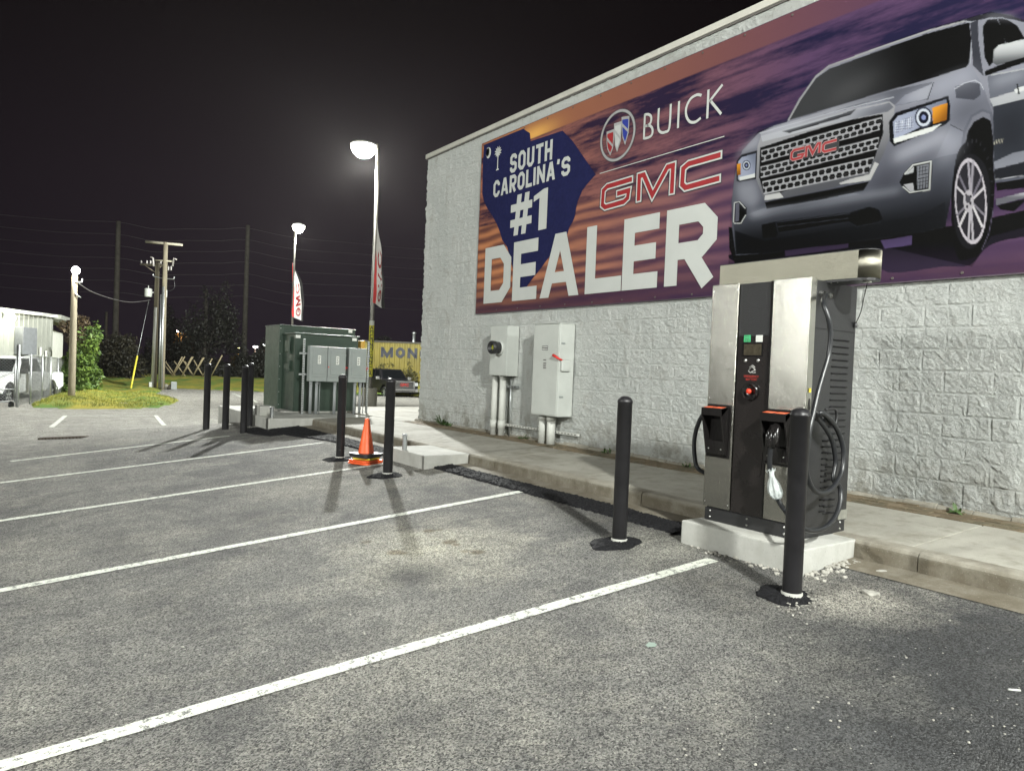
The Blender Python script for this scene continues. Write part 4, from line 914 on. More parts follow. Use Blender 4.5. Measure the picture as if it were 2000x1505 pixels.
main = [Vector((gl.x, YS-.05, gl.z-.015)), Q(1608, 590, 2.86), Q(1617, 618, 2.81), Q(1622, 650, YC), Q(1619, 690), Q(1608, 730), Q(1598, 765), Q(1590, 800, 2.79), Q(1582, 835, 2.78), Q(1576, 880, 2.78), Q(1575, 920, 2.78), Q(1586, 952, 2.79), Q(1606, 963, 2.80), Q(1628, 950, 2.82), Q(1644, 920, 2.84), Q(1648, 885, 2.85), Q(1642, 855, 2.86), Q(1630, 830, 2.86), Q(1614, 812, 2.85), Q(1602, 806, 2.84),
        Q(1597, 815, 2.88), Q(1612, 835, 2.89), Q(1626, 862, 2.90), Q(1632, 900, 2.90), Q(1628, 935, 2.89), Q(1640, 950, 2.88), Q(1642, 975, 2.86), Q(1633, 1005, 2.84), Q(1614, 1028, 2.82), Q(1590, 1036, 2.81), Q(1570, 1032, 2.80), Q(1552, 1020, 2.82), onX(1536, 1000, 4.72), onX(1523, 982, 4.70), onX(1512, 955, 4.69), onX(1505, 925, 4.68), onX(1503, 898, 4.66), onX(1506, 872, 4.655)]
b = MB(); b.tube(smooth_pts(main, 6), R_C, 12); b.build('charging_cable', RUBBER, chg)
b = MB(); hk = Q(1603, 812, 2.93); b.lathe([(.02, 0), (.02, .1), (.05, .105), (.05, .125), (0, .128)], 20, 0, Matrix.Translation((hk.x, YS, hk.z-.02)) @ Matrix.Rotation(PI/2, 4, 'X'))
pts = [Q(1612, 800, 2.9), Q(1628, 798, 2.9), Q(1634, 806, 2.9), Q(1632, 826, 2.9), Q(1620, 830, 2.9)]; b.tube(smooth_pts(pts, 4), .01, 8)
b.build('cable_hook', BLACK, chg)
# plug in the right holster
b = MB(); a_ = onX(1506, 872, 4.655); t_ = onX(1514, 838, 4.70); b.tube([a_+Vector((0, 0, -.01)), a_+Vector((0, 0, .02)), a_.lerp(t_, .35), t_, t_+Vector((.06, 0, .05))], [.024, .036, .046, .04, .03], 14)
for s_ in (-.03, .03): b.tube([a_+Vector((-.012, s_, 0)), a_.lerp(t_, .5)+Vector((-.03, s_, .02)), t_+Vector((-.01, s_*.6, .03))], [.012, .016, .010], 8)
b.tube([a_+Vector((-.035, 0, .0)), t_+Vector((-.03, 0, .02))], [.02, .014], 8); b.build('plug', BLACKG, chg)
# cable on the far side
YL = CY1+.09
lc = [Vector((4.95, CY1-.02, F(1378, 800).z)), onX(1376, 808, 4.87), onX(1362, 832, 4.86), onX(1356, 862, 4.86), onX(1357, 892, 4.86), onX(1364, 915, 4.87), Vector((4.95, CY1+.02, onX(1376, 930, 4.88).z))]
b = MB(); b.tube(smooth_pts(lc, 6), R_C, 12); b.build('charging_cable', RUBBER, chg)
# overhead cable beam
b = MB(); rb = .105; yc = 2.655+rb; z0_, z1_ = 2.556, 2.757; X0 = 5.05
out = [(X0, 3.985), (X0, yc+.01)]+[(X0+rb-rb*math.cos(t), yc-rb*math.sin(t)) for t in np.linspace(0, PI, 16)]+[(X0+2*rb, 3.985)]
b.prism([(x, y, z0_) for x, y in out], (0, 0, z1_-z0_)); bm = b.bm
for f in bm.faces: f.smooth = abs(f.normal.z) < .5 and f.calc_center_median().y < yc
bmesh.ops.recalc_face_normals(bm, faces=bm.faces); b.build('overhead_beam', A_SSB, chg)
b = MB(); out2 = [(X0+.004+(x-X0)*.96, y) for x, y in out]; b.prism([(x, max(y, 2.662), z0_-.018) for x, y in out2], (0, 0, .0175)); b.lathe([(.03, 0), (.03, -.01), (.022, -.012), (0, -.012)], 16, 1, Matrix.Translation((X0+rb, yc-.02, z0_-.018)))
b.prism([(x, y, z1_+.001) for x, y in out2], (0, 0, .006))
for y in (2.93, 2.98, 3.03): b.lathe([(.006, 0), (.006, -.005), (0, -.006)], 8, 1, Matrix.Translation((X0+.03, y, z0_-.018)))
b.build('beam_trim', [BLACK, STEEL], chg)
for y in (3.1, 3.85):
    pass
b = MB(); p0 = Vector((X0+rb, yc-.02, z0_-.03)); p3 = onX(1671, 632, 5.47); b.tube(smooth_pts([p0, onX(1688, 578, 5.25), onX(1681, 610, 5.38), p3], 6), .0035, 6); b.lathe([(.014, 0), (.014, .03), (.008, .045), (0, .045)], 10, 0, Matrix.Translation(p3+Vector((0, 0, -.03)))); b.build('retractor_cord', BLACK, chg)
# plastic bag tied round the cable
b = MB(); A_, B_ = onX(1505, 918, 4.68), onX(1517, 974, 4.66); rr = random.Random(4); seg = 22
prof = [(0, .036), (.05, .024), (.16, .017), (.26, .021), (.38, .034), (.55, .045), (.72, .050), (.86, .045), (.96, .03), (1.0, .019)]
rings = []; ax = (B_-A_); u_ = Vector((0, 1, 0)); v_ = ax.cross(u_).normalized(); u_ = v_.cross(ax).normalized()
ph = [rr.uniform(0, 6) for _ in range(4)]
for t, r_ in prof:
    c_ = A_+ax*t+Vector((0, -.018, 0))*max(0, t-.3); ring = []
    for k2 in range(seg):
        an = 2*PI*k2/seg; ra = max(.0195, r_*(1+.13*math.sin(3*an+ph[0]+t*3)+.10*math.sin(7*an+ph[1]-t*5)+rr.uniform(-.07, .07))); ring.append(b.bm.verts.new(c_+u_*ra*math.cos(an)+v_*ra*math.sin(an)+ax.normalized()*(rr.uniform(-.014, .014) if t in (0,) else 0)))
    rings.append(ring)
for r1, r2_ in zip(rings, rings[1:]):
    for k2 in range(seg): b.bm.faces.new((r1[k2], r1[(k2+1) % seg], r2_[(k2+1) % seg], r2_[k2]))
bagm = NT('milky plastic film'); bagm.p.inputs['Transmission Weight'].default_value = .25; BAG = bagm.out(Base__Color=(.52, .56, .55), Roughness=.32, Normal=bagm.bump(bagm.noise(70, 3), .5, .006))
tag(b.build('plastic_bag', BAG), 'crumpled translucent plastic bag tied round the charger cable below the plug', 'plastic bag')
# ---- bollards
def bollard(x, y, h, label, collar=True, group='black steel bollards', r=.061):
    z = gz(x, y); t = thing('bollard', label, 'bollard', (x, y, z), group)
    b = MB(); b.lathe([(r, -.1), (r, h-.055), (r+.003, h-.053), (r+.003, h-.042)], 28); b.build('post', BOLL, t, True)
    b = MB(); b.lathe([(r+.003, h-.042)]+[((r+.002)*math.cos(a), h-.042+.045*math.sin(a)) for a in np.linspace(.12, PI/2, 8)], 28); b.build('cap', BOLL, t, True)
    if collar:
        b = MB(); b.lathe([(r+.006, -.02), (r+.006, .042), (r-.002, .048)], 28); b.build('concrete_ring', A_PAD, t, True)
    return t
bl = ['nearest black bollard, standing right in front of the car charger', 'black bollard between the charger and the middle of the second parking bay', 'black bollard just to the right of the orange traffic cone', 'black bollard just to the left of the orange traffic cone',
      'leftmost bollard of the far four beside the green cabinets', 'second from left of the far bollards beside the green cabinets', 'third from left of the far four, front bollard of the overlapping pair', 'rearmost far bollard, mostly behind another one by the green cabinets']
BPX = [((1546, 1168), 1.235), ((1209, 1061), 1.225), ((757, 929), 1.25), ((664, 897), 1.25), ((402.5, 838), 1.36), ((440, 838), 1.335), ((475.5, 845), 1.32), ((486.5, 832), 1.33)]
def mound(x, y, rx, ry, h, seed, mat=GRIT, name='asphalt_mound', r0=.0):
    rr = random.Random(seed); b = MB(); n = 64; rings = []
    for k2, (f, hh) in enumerate(((1.0, -.012), (.96, .2), (.9, .35), (.82, .5), (.74, .65), (.64, .8), (.52, .9), (.42, 1.0), (.3, 1.0))):
        ring = []
        for i in range(n):
            a = 2*PI*i/n; w = 1+.10*math.sin(2*a+seed)+.07*math.sin(5*a+seed*2)+rr.uniform(-.035, .035); px_, py2 = x+rx*f*w*math.cos(a), y+ry*f*w*math.sin(a)
            ring.append(b.bm.verts.new((px_, py2, gz(px_, py2)+(hh*h+rr.uniform(-.004, .006) if hh > 0 else -.012))))
        rings.append(ring)
    for r1, r2_ in zip(rings, rings[1:]):
        for i in range(n): b.bm.faces.new((r1[i], r1[(i+1) % n], r2_[(i+1) % n], r2_[i]))
    b.bm.faces.new(rings[-1]); return struct(b.build(name, mat))
BPOS = []
for i, ((px, py), h) in enumerate(BPX):
    p = gp(px, py); BPOS.append(p); bollard(p.x, p.y, h, bl[i], i < 4, r=.061 if i < 4 else .066)
    if i < 4: mound(p.x-(.03 if i else .0), p.y+(.02 if i else .06), .21 if i else .15, .20 if i else .20, .034, i+1)
# ---- galvanised stub posts with ragged tops
def stub(p, h, r, label):
    t = thing('stub_post', label, 'stub post', p, 'galvanised stub posts'); b = MB(); rr = random.Random(int(h*1000)); n = 22; R1 = []; R2 = []; R3 = []
    b.lathe([(r, -.02), (r, h*.85)], n)
    b.build('tube', GALV, t, True)
    b = MB()
    for i in range(9):
        a = 2*PI*i/9; X = Matrix.Rotation(a, 4, 'Z') @ Matrix.Translation((r*.88, 0, h*.83)) @ Matrix.Rotation(rr.uniform(-.12, .2), 4, 'Y'); b.box(-.003, .003, -r*.3, r*.3, 0, h*rr.uniform(.1, .19), 0, 0, X)
    b.lathe([(r*.9, h*.7), (r*.9, h*.84), (0, h*.84)], n); b.build('torn_foil_wrap', pm('silver foil tape', (.6, .62, .64), .3, .9, .2, 40), t, True); return t
stub(onZ(790, 878, .600), .225, .034, 'galvanised stub pipe sticking up from the empty low pad')
# ---- stack of traffic cones
cp = gp(714, 904)
def cone(z, base_m, label, rz, half=.185, vis=True, dx=0.0):
    t = thing('traffic_cone', label, 'traffic cone', (cp.x+dx, cp.y, cp.z+z), 'stacked traffic cones', rz)
    b = MB(); b.prism([(half*sx_*k1, half*sy_*k3, 0) for sx_, sy_, k1, k3 in ((-1, -1, .8, 1), (1, -1, .8, 1), (1, -1, 1, .8), (1, 1, 1, .8), (1, 1, .8, 1), (-1, 1, .8, 1), (-1, 1, 1, .8), (-1, -1, 1, .8))], (0, 0, .024), 0, .004); b.build('base', base_m, t, True)
    return t, b
CB = [(0, ORANGE, 'bottom orange cone base of the traffic cone stack', .05, .19), (.03, ORANGE, 'second orange cone base from the bottom of the cone stack', -.06, .185), (.062, YELLOW, 'cone with a yellow base in the middle of the cone stack', .25, .15), (.095, pm('black cone base', (.015, .016, .018), .5), 'cone with a black base under the topmost cone of the stack', .02, .175), (.122, MATS['black cone base'], 'topmost orange traffic cone of the stack, with a black base', -.03, .185)]
for i, (z, m, lab, rz, half) in enumerate(CB):
    t, _ = cone(z, m, lab, rz+.35, half, True, (0, .004, .008, -.004, .002)[i])
    b = MB(); b.lathe([(.118, .02), (.108, .045), (.032, .50), (.028, .515), (.0, .515)] if i == 4 else [(.118, .02), (.106, .045), (.090, .10), (.082, .10)], 28); b.build('cone_body', ORANGE, t, True)
# ---- meter box and disconnect cabinet on the wall
WF = 7.075
t = thing('meter_box', 'light grey electric meter box with a black round meter socket on the block wall', 'meter box', (WF, 10.17, 1.68))
XB = WF-.235; g = lambda x, y, X=XB: onX(x, y, X)
a_, c_ = g(959, 637), g(988.5, 734); 
b = MB(); b.box(XB, WF, a_.y*0+min(a_.y, c_.y), max(a_.y, c_.y), c_.z, a_.z, 0, .006); b.box(XB-.005, XB, min(a_.y, c_.y)+.012, max(a_.y, c_.y)-.012, c_.z+.012, a_.z-.012, 0, .003); b.build('box', GREYBOX, t)
b = MB(); s_ = g(976, 679, XB-.005); X = Matrix.Translation(s_) @ Matrix.Rotation(-PI/2, 4, 'Y'); b.lathe([(.125, 0), (.13, .01), (.125, .022), (.10, .028)], 28, 0, X); b.build('socket_ring', GREYBOX, t)
b = MB(); b.lathe([(.098, .02), (.102, .10), (.108, .10), (.112, .115), (.112, .17), (.10, .185), (.08, .185), (.07, .14), (0, .14)], 28, 0, X); b.build('meter_socket', BLACK, t)
b = MB(); b.lathe([(0, .143), (.035, .144), (.04, .141)], 12, 0, X); b.build('yellow_insert', pm('yellow green insert', (.4, .42, .03), .5), t)
for px in (969, 984):
    top = onX(px-1, 735, WF-.11); bot = onX(px-8, 842, WF-.11); b = MB(); b.tube([(WF-.11, top.y, top.z+.02), (WF-.11, top.y, .64)], .058, 16); zc = top.z-.75; b.tube([(WF-.11, top.y, zc), (WF-.11, top.y, zc-.14)], .066, 16); b.build('conduit', PVC, t)
b = MB(); yy = onX(998, 760, WF-.03).y; b.tube([(WF-.035, yy, c_.z+.05), (WF-.035, yy, .65)], .012, 8); b.build('ground_wire_pipe', GALV, t)
b = MB(); z_ = onX(1000, 755, WF-.04).z; yb_ = onX(985, 755, WF-.05).y; b.box(WF-.06, WF-.02, yb_-.38, yb_+.02, z_-.02, z_+.02, 0, .003)
for i in range(5): b.box(WF-.062, WF-.055, yb_-.34+i*.075, yb_-.30+i*.075, z_-.008, z_+.008, 1)
b.build('strut_bracket', [GALV, INK], t)
t2 = thing('disconnect_cabinet', 'tall light grey disconnect cabinet with a red handle on the block wall', 'electrical cabinet', (WF, 8.8, 1.1))
XD = WF-.29; a_, c_ = onX(1044, 633.5, XD), onX(1094, 814, XD); a2 = onX(1095, 631.5, XD)
y1_, y0_ = a_.y, a2.y; z1_ = a_.z; z0_ = onX(1070, 812, XD).z
b = MB(); b.box(XD, WF, y0_, y1_, z0_, z1_, 0, .008); b.box(XD-.008, XD, y0_+.02, y1_-.015, z0_+.015, z1_-.012, 0, .004); b.box(XD-.02, WF, y0_-.015, y1_+.015, z1_, z1_+.012, 0, .003); b.build('box', GREYBOX, t2)
for py in (670, 775): b = MB(); p = onY(1096, py, y0_); b.box(XD+.03, XD+.10, y0_-.012, y0_, p.z-.012, p.z+.012, 0, .003); b.build('latch', GREYBOX2, t2)
b = MB(); p = onY(1098, 711, y0_); b.box(XD+.02, XD+.2, y0_-.05, y0_, p.z-.11, p.z+.07, 0, .03); b.build('handle_housing', GREYBOX, t2)
b = MB(); p1 = onX(1091, 700, XD-.03); p0_ = onX(1080, 693, XD-.05); b.tube([Vector((XD+.06, y0_-.03, p1.z-.03)), p1, p0_], [.012, .018, .022], 10); b.build('handle', RED, t2)
for (xa, ya, xb, yb) in ((1059, 675, 1070, 683.5), (1061, 701, 1067, 704), (1061, 707, 1067, 720)):
    p, q_ = onX(xa, ya, XD-.009), onX(xb, yb, XD-.009); b = MB(); b.box(XD-.0105, XD-.008, q_.y, p.y, q_.z, p.z, 0)
    n_ = max(1, int((p.z-q_.z)/.03))
    for i in range(n_): z = q_.z+(p.z-q_.z)*(i+.5)/n_; b.box(XD-.0115, XD-.0104, q_.y+.008, p.y-.008, z-.005, z+.005, 1)
    b.build('label', [pm('grey label', (.13, .13, .13), .5), LABELW] if xa == 1059 else [pm('pale label', (.36, .36, .34), .5), INK], t2)
for px in (1061, 1077):
    top = onX(px, 815, WF-.12); b = MB(); b.tube([(WF-.12, top.y, z0_+.01), (WF-.12, top.y, .64)], .068, 16); b.tube([(WF-.12, top.y, z0_-.02), (WF-.12, top.y, z0_-.09)], .076, 16); b.build('conduit', PVC, t2)
b = MB(); z_ = 1.0; b.box(WF-.06, WF-.02, 8.0, 10.05, .83, .87, 0, .003)
for i in range(26): b.box(WF-.062, WF-.055, 8.04+i*.077, 8.075+i*.077, .843, .857, 1)
tag(b.build('strut_channel', [PVC, INK]), 'slotted white strut channel running low along the wall behind the conduits', 'strut')
# ---- weeds at the foot of the wall
LEAFG = mat_leaf('weed leaf', (.03, .07, .015), (.08, .14, .035)); 
def weed(p, h, n, seed, label, w=.03):
    rr = random.Random(seed); b = MB()
    for i in range(n):
        a = rr.uniform(0, 2*PI); el_ = rr.uniform(.5, 1.35); L = h*rr.uniform(.55, 1.05); d_ = Vector((math.cos(a)*math.cos(el_), math.sin(a)*math.cos(el_), math.sin(el_))); s_ = Vector((-math.sin(a), math.cos(a), 0))*w*rr.uniform(.6, 1.2)
        P0 = Vector((rr.uniform(-.05, .05), rr.uniform(-.08, .08), 0)); m1 = P0+d_*L*.45; m2 = P0+d_*L*.8+Vector((0, 0, -L*.08)); e_ = P0+d_*L+Vector((math.cos(a), math.sin(a), 0))*L*.12+Vector((0, 0, -L*.2)); up = Vector((0, 0, .012))
        b.face([P0, m1+s_-up, m1]); b.face([P0, m1, m1-s_-up]); b.face([m1+s_-up, m2+s_*.8-up, m2, m1]); b.face([m1, m2, m2-s_*.8-up, m1-s_-up]); b.face([m2+s_*.8-up, e_, m2]); b.face([m2, e_, m2-s_*.8-up])
    o = b.build('weed', LEAFG); o.location = p; return tag(o, label, 'weed', 'weeds along the wall')
weed(onX(1866, 988, 6.98)*1 if False else Vector((6.98, onX(1866, 990, 6.98).y, .655)), .14, 6, 1, 'small broad-leaved weed at the wall foot right of the charger', .028)
weed(Vector((7.0, onX(862, 826, 7.0).y, .655)), .26, 16, 2, 'tallest weed clump at the wall foot near the building corner', .03)
weed(Vector((7.0, onX(876, 829, 7.0).y, .655)), .14, 9, 3, 'low weed just right of the tallest clump at the building corner', .025)
weed(Vector((7.0, onX(1020, 852, 7.0).y, .655)), .12, 8, 4, 'small weed between the meter box pipes and the tall cabinet', .02)
weed(Vector((7.0, onX(1185, 885, 7.0).y, .655)), .12, 9, 5, 'thin weed at the wall foot right of the tall cabinet', .014)
weed(Vector((7.0, onX(1345, 912, 7.0).y, .655)), .10, 7, 6, 'small weed at the wall foot just left of the charger', .016)
# ---- rubble, gravel, litter
def stones(name, spots, mat, seed):
    rr = random.Random(seed); b = MB()
    for (x, y, z, r) in spots:
        bm = bmesh.new(); bmesh.ops.create_icosphere(bm, subdivisions=1, radius=r)
        for v in bm.verts: v.co = Vector((v.co.x*rr.uniform(.7, 1.3), v.co.y*rr.uniform(.7, 1.3), v.co.z*rr.uniform(.5, .9)))
        b.merge(bm, 0, Matrix.Translation((x, y, z+r*.3)) @ Matrix.Rotation(rr.uniform(0, 6), 4, 'Z'))
    o = b.build(name, mat); o['kind'] = 'stuff'; return o
rr = random.Random(12); PEB = pm('pale crushed stone', (.33, .32, .285), .8, 0, .35, 25, .6, 120)
sp = []
for i in range(70):
    a = rr.gauss(0, .09); c_ = gp(1568+rr.gauss(0, 22), 1178+rr.gauss(0, 12)); sp.append((c_.x, c_.y, gz(c_.x, c_.y)+.008, rr.uniform(.004, .011)))
for i in range(150):
    u = rr.random(); y = 2.80-abs(rr.gauss(0, .07)) if u < .75 else 2.8; x = 4.62+rr.random()*.62; 
    if u > .75: x = 4.60-abs(rr.gauss(0, .04)); y = 2.8+rr.random()*1.0
    sp.append((x, y, gz(x, y), rr.uniform(.005, .022)))
stones('rubble', sp, PEB, 3)
sp = []
for i in range(110):
    c_ = gp(rr.uniform(1150, 2000), rr.uniform(1130, 1500)); sp.append((c_.x, c_.y, gz(c_.x, c_.y), rr.choice((.0025, .003, .004, .005, .007))))
for i in range(90):
    c_ = gp(rr.uniform(0, 1100), rr.uniform(850, 1400)); sp.append((c_.x, c_.y, gz(c_.x, c_.y), rr.choice((.003, .004, .005, .007, .010))))
for i in range(160):
    c_ = gp(rr.uniform(60, 380), rr.uniform(835, 900)); sp.append((c_.x, c_.y, gz(c_.x, c_.y), rr.uniform(.006, .014)))
stones('loose_pebbles', sp, PEB, 4)
sp = []
for i in range(420):
    k2 = rr.randrange(4); p = BPOS[k2]; a = rr.uniform(0, 2*PI); d_ = .08+abs(rr.gauss(.06, .06)); sp.append((p.x+d_*math.cos(a), p.y+d_*math.sin(a)*.95, gz(p.x, p.y)+max(0, .032-.14*max(0, d_-.08)), rr.uniform(.002, .0055)))
for i in range(700):
    y = rr.uniform(3.95, 8.3); x = rr.uniform(4.72, 5.06); sp.append((x, y, max(gz(x, y), .448)+.016, rr.uniform(.002, .005)))
stones('black_asphalt_crumbs', sp, GRIT, 5)
def chip(px, py, w, l, h, label, mat, rz, name='stone_chip', cat='stone'):
    c_ = gp(px, py); b = MB(); bm = bmesh.new(); bmesh.ops.create_icosphere(bm, subdivisions=1, radius=1); r_ = random.Random(px)
    for v in bm.verts: v.co = Vector((v.co.x*w*r_.uniform(.75, 1.15), v.co.y*l*r_.uniform(.75, 1.15), max(-.3, min(.5, v.co.z))*h))
    b.merge(bm, 0); o = b.build(name, mat); o.location = (c_.x, c_.y, c_.z+h*.25); o.rotation_euler = (0, 0, rz); return tag(o, label, cat)
chip(1703, 1161, .045, .07, .03, 'flat pale stone chip lying on the dark asphalt by the charger', PEB, .4)
chip(1722, 1117, .03, .06, .02, 'thin pale stone flake in the gutter right of the plinth', PEB, 1.2)
chip(1948, 1157, .04, .06, .02, 'grey stone flake in the gutter at the right edge', PEB, .7)
chip(1273, 1258, .05, .035, .004, 'round pale green disc on the asphalt in front of the charger', pm('pale green litter', (.22, .28, .24), .6), .3, 'flat_litter', 'litter')
c_ = gp(1981, 1349); b = MB(); b.tube([c_+Vector((-.02, .018, .006)), c_+Vector((.02, -.018, .006))], .005, 8); tag(b.build('cigarette_butt', LABELW), 'white cigarette butt lying on the dark asphalt at lower right', 'cigarette butt')
# drain grate
ga, gb = gp(84, 857), gp(164, 854); t = thing('drain_grate', 'long iron drain grate set in the far asphalt', 'drain', ((ga.x+gb.x)/2, (ga.y+gb.y)/2, gz(ga.x, ga.y)))
d_ = (gb-ga); L = d_.length; d_.normalize(); n_ = Vector((-d_.y, d_.x, 0)); b = MB(); b2 = MB()
zz = lambda p: gz(p.x, p.y)
P4 = [ga-n_*.13, gb-n_*.13, gb+n_*.13, ga+n_*.13]; b.face([(p.x, p.y, zz(p)+.006) for p in P4]); b.build('pit', pm('drain pit black', (.004, .004, .004), .9), t)
for i in range(13):
    c_ = ga+d_*L*(i+.0)/12; b2.tube([(c_+n_*s_*.13).xy.to_3d()+Vector((0, 0, zz(c_)+.012)) for s_ in (-1, 1)], .022, 5)
b2.build('bars', pm('rusty iron', (.09, .075, .06), .8, .3), t)
# ================================================================== MIDDLE DISTANCE
PZ = .62
b = MB(); b.box(4.39, 7.75, 14.36, 18.4, .1, PZ, 0, .015); b.box(5.2, 7.5, 15.9, 18.2, PZ, PZ+.03, 0, .008); tag(b.build('concrete_pad', A_PAD), 'large concrete pad under the green transformer cabinets', 'concrete pad')
b = MB(); b.box(4.42, 4.72, 15.05, 15.45, PZ+.001, PZ+.2, 0, .012); tag(b.build('concrete_block', A_PAD), 'small concrete block on the left corner of the transformer pad', 'concrete block')
stub(Vector((4.50, 14.52, PZ)), .225, .04, 'galvanised stub pipe at the left corner of the transformer pad')
OY = lambda x, y, Y: onY(x, y, Y)
# ---- green cabinets
def bolts(b, pts, m=1, r=.012):
    for p, ax in pts: b.lathe([(r, 0), (r*.9, .006), (0, .009)], 8, m, Matrix.Translation(p) @ (Matrix.Rotation(PI/2, 4, 'X') if ax == 'y' else Matrix.Rotation(-PI/2, 4, 'Y')))
t = thing('transformer_cabinet', 'taller dark green transformer cabinet at the back of the pad', 'electrical cabinet', (6.3, 17.4, PZ+.03))
Z0 = PZ+.03; z1 = OY(541, 633, 16.87).z; X1 = OY(694, 640, 16.87).x; XL = 5.345
b = MB(); b.box(XL, X1, 16.87, 17.95, Z0, z1-.03, 0, .008); bolts(b, [((XL+.03, 16.87, Z0+.1+i*.3), 'y') for i in range(7)]); b.build('cabinet', [GREENL, STEEL], t)
b = MB(); b.box(XL-.01, X1+.02, 16.85, 17.97, z1-.03, z1, 0, .008); b.build('lid', GREENL, t)
b = MB(); b.box(XL+.25, X1-.35, 16.845, 16.869, z1-.17, z1-.14, 0, .004); b.box(XL+.1, X1-.05, 16.855, 16.87, z1-.30, z1-.06, 0, .004); b.build('hood_rail', GREEN, t)
b = MB(); p = OY(684, 647, 16.85); b.box(p.x-.05, p.x+.05, 16.835, 16.844, p.z-.035, p.z+.035); b.build('label', LABELW, t)
t = thing('switchgear_cabinet', 'lower dark green cabinet standing in front of the taller one', 'electrical cabinet', (6.2, 16.4, PZ+.03))
z1 = OY(576, 650, 16.0).z; XA, XB_ = 5.43, OY(700, 662, 16.0).x
b = MB(); b.box(XA, XB_, 16.0, 16.85, Z0, z1-.02, 0, .008); b.build('cabinet', GREEN, t)
b = MB(); b.box(XA-.03, XB_+.03, 15.96, 16.83, z1-.02, z1+.012, 0, .008); b.build('lid', GREENL, t)
b = MB(); b.box(XA+.35, XB_-.02, 15.985, 15.999, Z0+.06, Z0+.95, 0, .005); b.box(XA+.02, XA+.33, 15.985, 15.999, Z0+.06, z1-.12, 0, .005); b.build('door', GREEN, t)
for i, zz_ in enumerate((Z0+.95, Z0+1.35)):
    b = MB(); b.box(XA-.035, XA, 16.25, 16.6, zz_, zz_+(.12 if i == 0 else .26), 0, .01); b.box(XA-.05, XA, 16.25, 16.29, zz_-.05, zz_+(.2 if i == 0 else .34), 0, .006); b.build('hinge_cover', GREENL, t)
for px, py in ((582, 657), (692, 663)):
    b = MB(); p = OY(px, py, 15.99); b.box(p.x-.055, p.x+.055, 15.975, 15.984, p.z-.035, p.z+.035); b.build('label', LABELW, t)
b = MB(); p = OY(700, 672, 16.2); b.box(p.x-.02, p.x+.09, 15.99, 16.2, p.z-.12, p.z+.09, 0, .03); b.build('cover_bag', pm('amber plastic', (.45, .26, .03), .5), t)
# ---- strut rack and three disconnect switches
YS_ = 15.5
t = thing('strut_rack', 'perforated galvanised strut rack in front of the green cabinets', 'strut rack', (6.2, YS_, PZ))
for i, (px, pt) in enumerate(((592, 661), (719, 667))):
    x = OY(px-1.5 if i else px, 735, YS_).x; zt2_ = OY(px, pt, YS_).z; b = MB(); b.box(x-.021, x+.021, YS_-.021, YS_+.021, PZ+.002, zt2_, 0, .002)
    n_ = 30
    for k2 in range(n_): z = PZ+.06+(zt2_-PZ-.1)*k2/(n_-1); b.box(x-.007, x+.007, YS_-.0225, YS_-.0205, z-.014, z+.014, 1); b.box(x-.0225, x-.0205, YS_-.007, YS_+.007, z-.014, z+.014, 1)
    b.build('post', [GALV, INK], t)
xa_, xb_ = OY(590, 735, YS_).x, OY(719, 735, YS_).x
for py in (690, 731):
    z = OY(600, py, YS_).z; b = MB(); b.box(xa_-.06, xb_+.03, YS_+.022, YS_+.06, z-.02, z+.02, 0, .002); b.build('rail', GALV, t)
DSW = [((601, 606, 638), 675, 745, 'left', 'leftmost grey disconnect switch on the rack, joined to the middle one'), ((641, 641, 674), 677, 746, 'mid', 'middle grey disconnect switch of the three on the rack'), ((682, 682.5, 714.5), 679, 747, 'right', 'rightmost grey disconnect switch, set apart on the rack')]
for (xs_, xf, xr), yt, yb, nm, lab in DSW:
    Yf = YS_-.19; p0, p1 = OY(xf, yt, Yf), OY(xr, yb, Yf); z0_, z1_ = p1.z, OY((xf+xr)/2, yt+1, Yf).z
    t = thing('disconnect_switch', lab, 'switch box', (p0.x, YS_, z0_), 'disconnect switches on the strut rack')
    b = MB(); b.box(p0.x, p1.x, Yf, YS_-.024, z0_, z1_, 0, .006); b.build('box', GREYBOX2, t)
    b = MB(); w = p1.x-p0.x; h = z1_-z0_; b.box(p0.x+.006, p1.x-.006, Yf-.012, Yf-.001, z0_+h*.13, z1_-.01, 0, .004); b.box(p0.x+w*.15, p1.x-w*.13, Yf-.022, Yf-.012, z0_+h*.2, z1_-h*.1, 0, .006); b.build('door', GREYBOX2, t)
    b = MB(); cx_ = (p0.x+p1.x)/2+.01; b.box(cx_-.035, cx_+.035, Yf-.0245, Yf-.0225, z0_+h*.5, z0_+h*.74, 0)
    for k2 in range(4): b.box(cx_-.024, cx_+.012+.008*(k2 % 2), Yf-.0255, Yf-.0244, z0_+h*(.53+.05*k2), z0_+h*(.55+.05*k2), 1)
    b.build('label', [LABELW, INK], t)
    b = MB(); b.box(p1.x, p1.x+.03, Yf+.03, Yf+.08, z0_+h*.36, z0_+h*.46, 0, .005); b.tube([(p1.x+.02, Yf+.05, z0_+h*.42), (p1.x+.03, Yf-.02, z0_+h*.42)], .014, 8); b.build('handle', RED, t)
    for px in {'left': (607, 618.5), 'mid': (654,), 'right': (693, 703.5)}[nm]:
        b = MB(); p = OY(px, 750, Yf+.09); b.tube([(p.x, Yf+.09, z0_+.01), (p.x, Yf+.09, PZ+.01)], .034 if nm != 'right' else .031, 12); b.tube([(p.x, Yf+.09, z0_-.01), (p.x, Yf+.09, z0_-.07)], .039, 12); b.build('conduit', PVCG, t)
    if nm != 'mid':
        b = MB(); p = OY(624.5 if nm == 'left' else 710, 750, Yf+.09); b.tube([(p.x, Yf+.09, z0_+.01), (p.x, Yf+.09, PZ+.01)], .011, 8); b.build('ground_rod_pipe', PVCG, t)
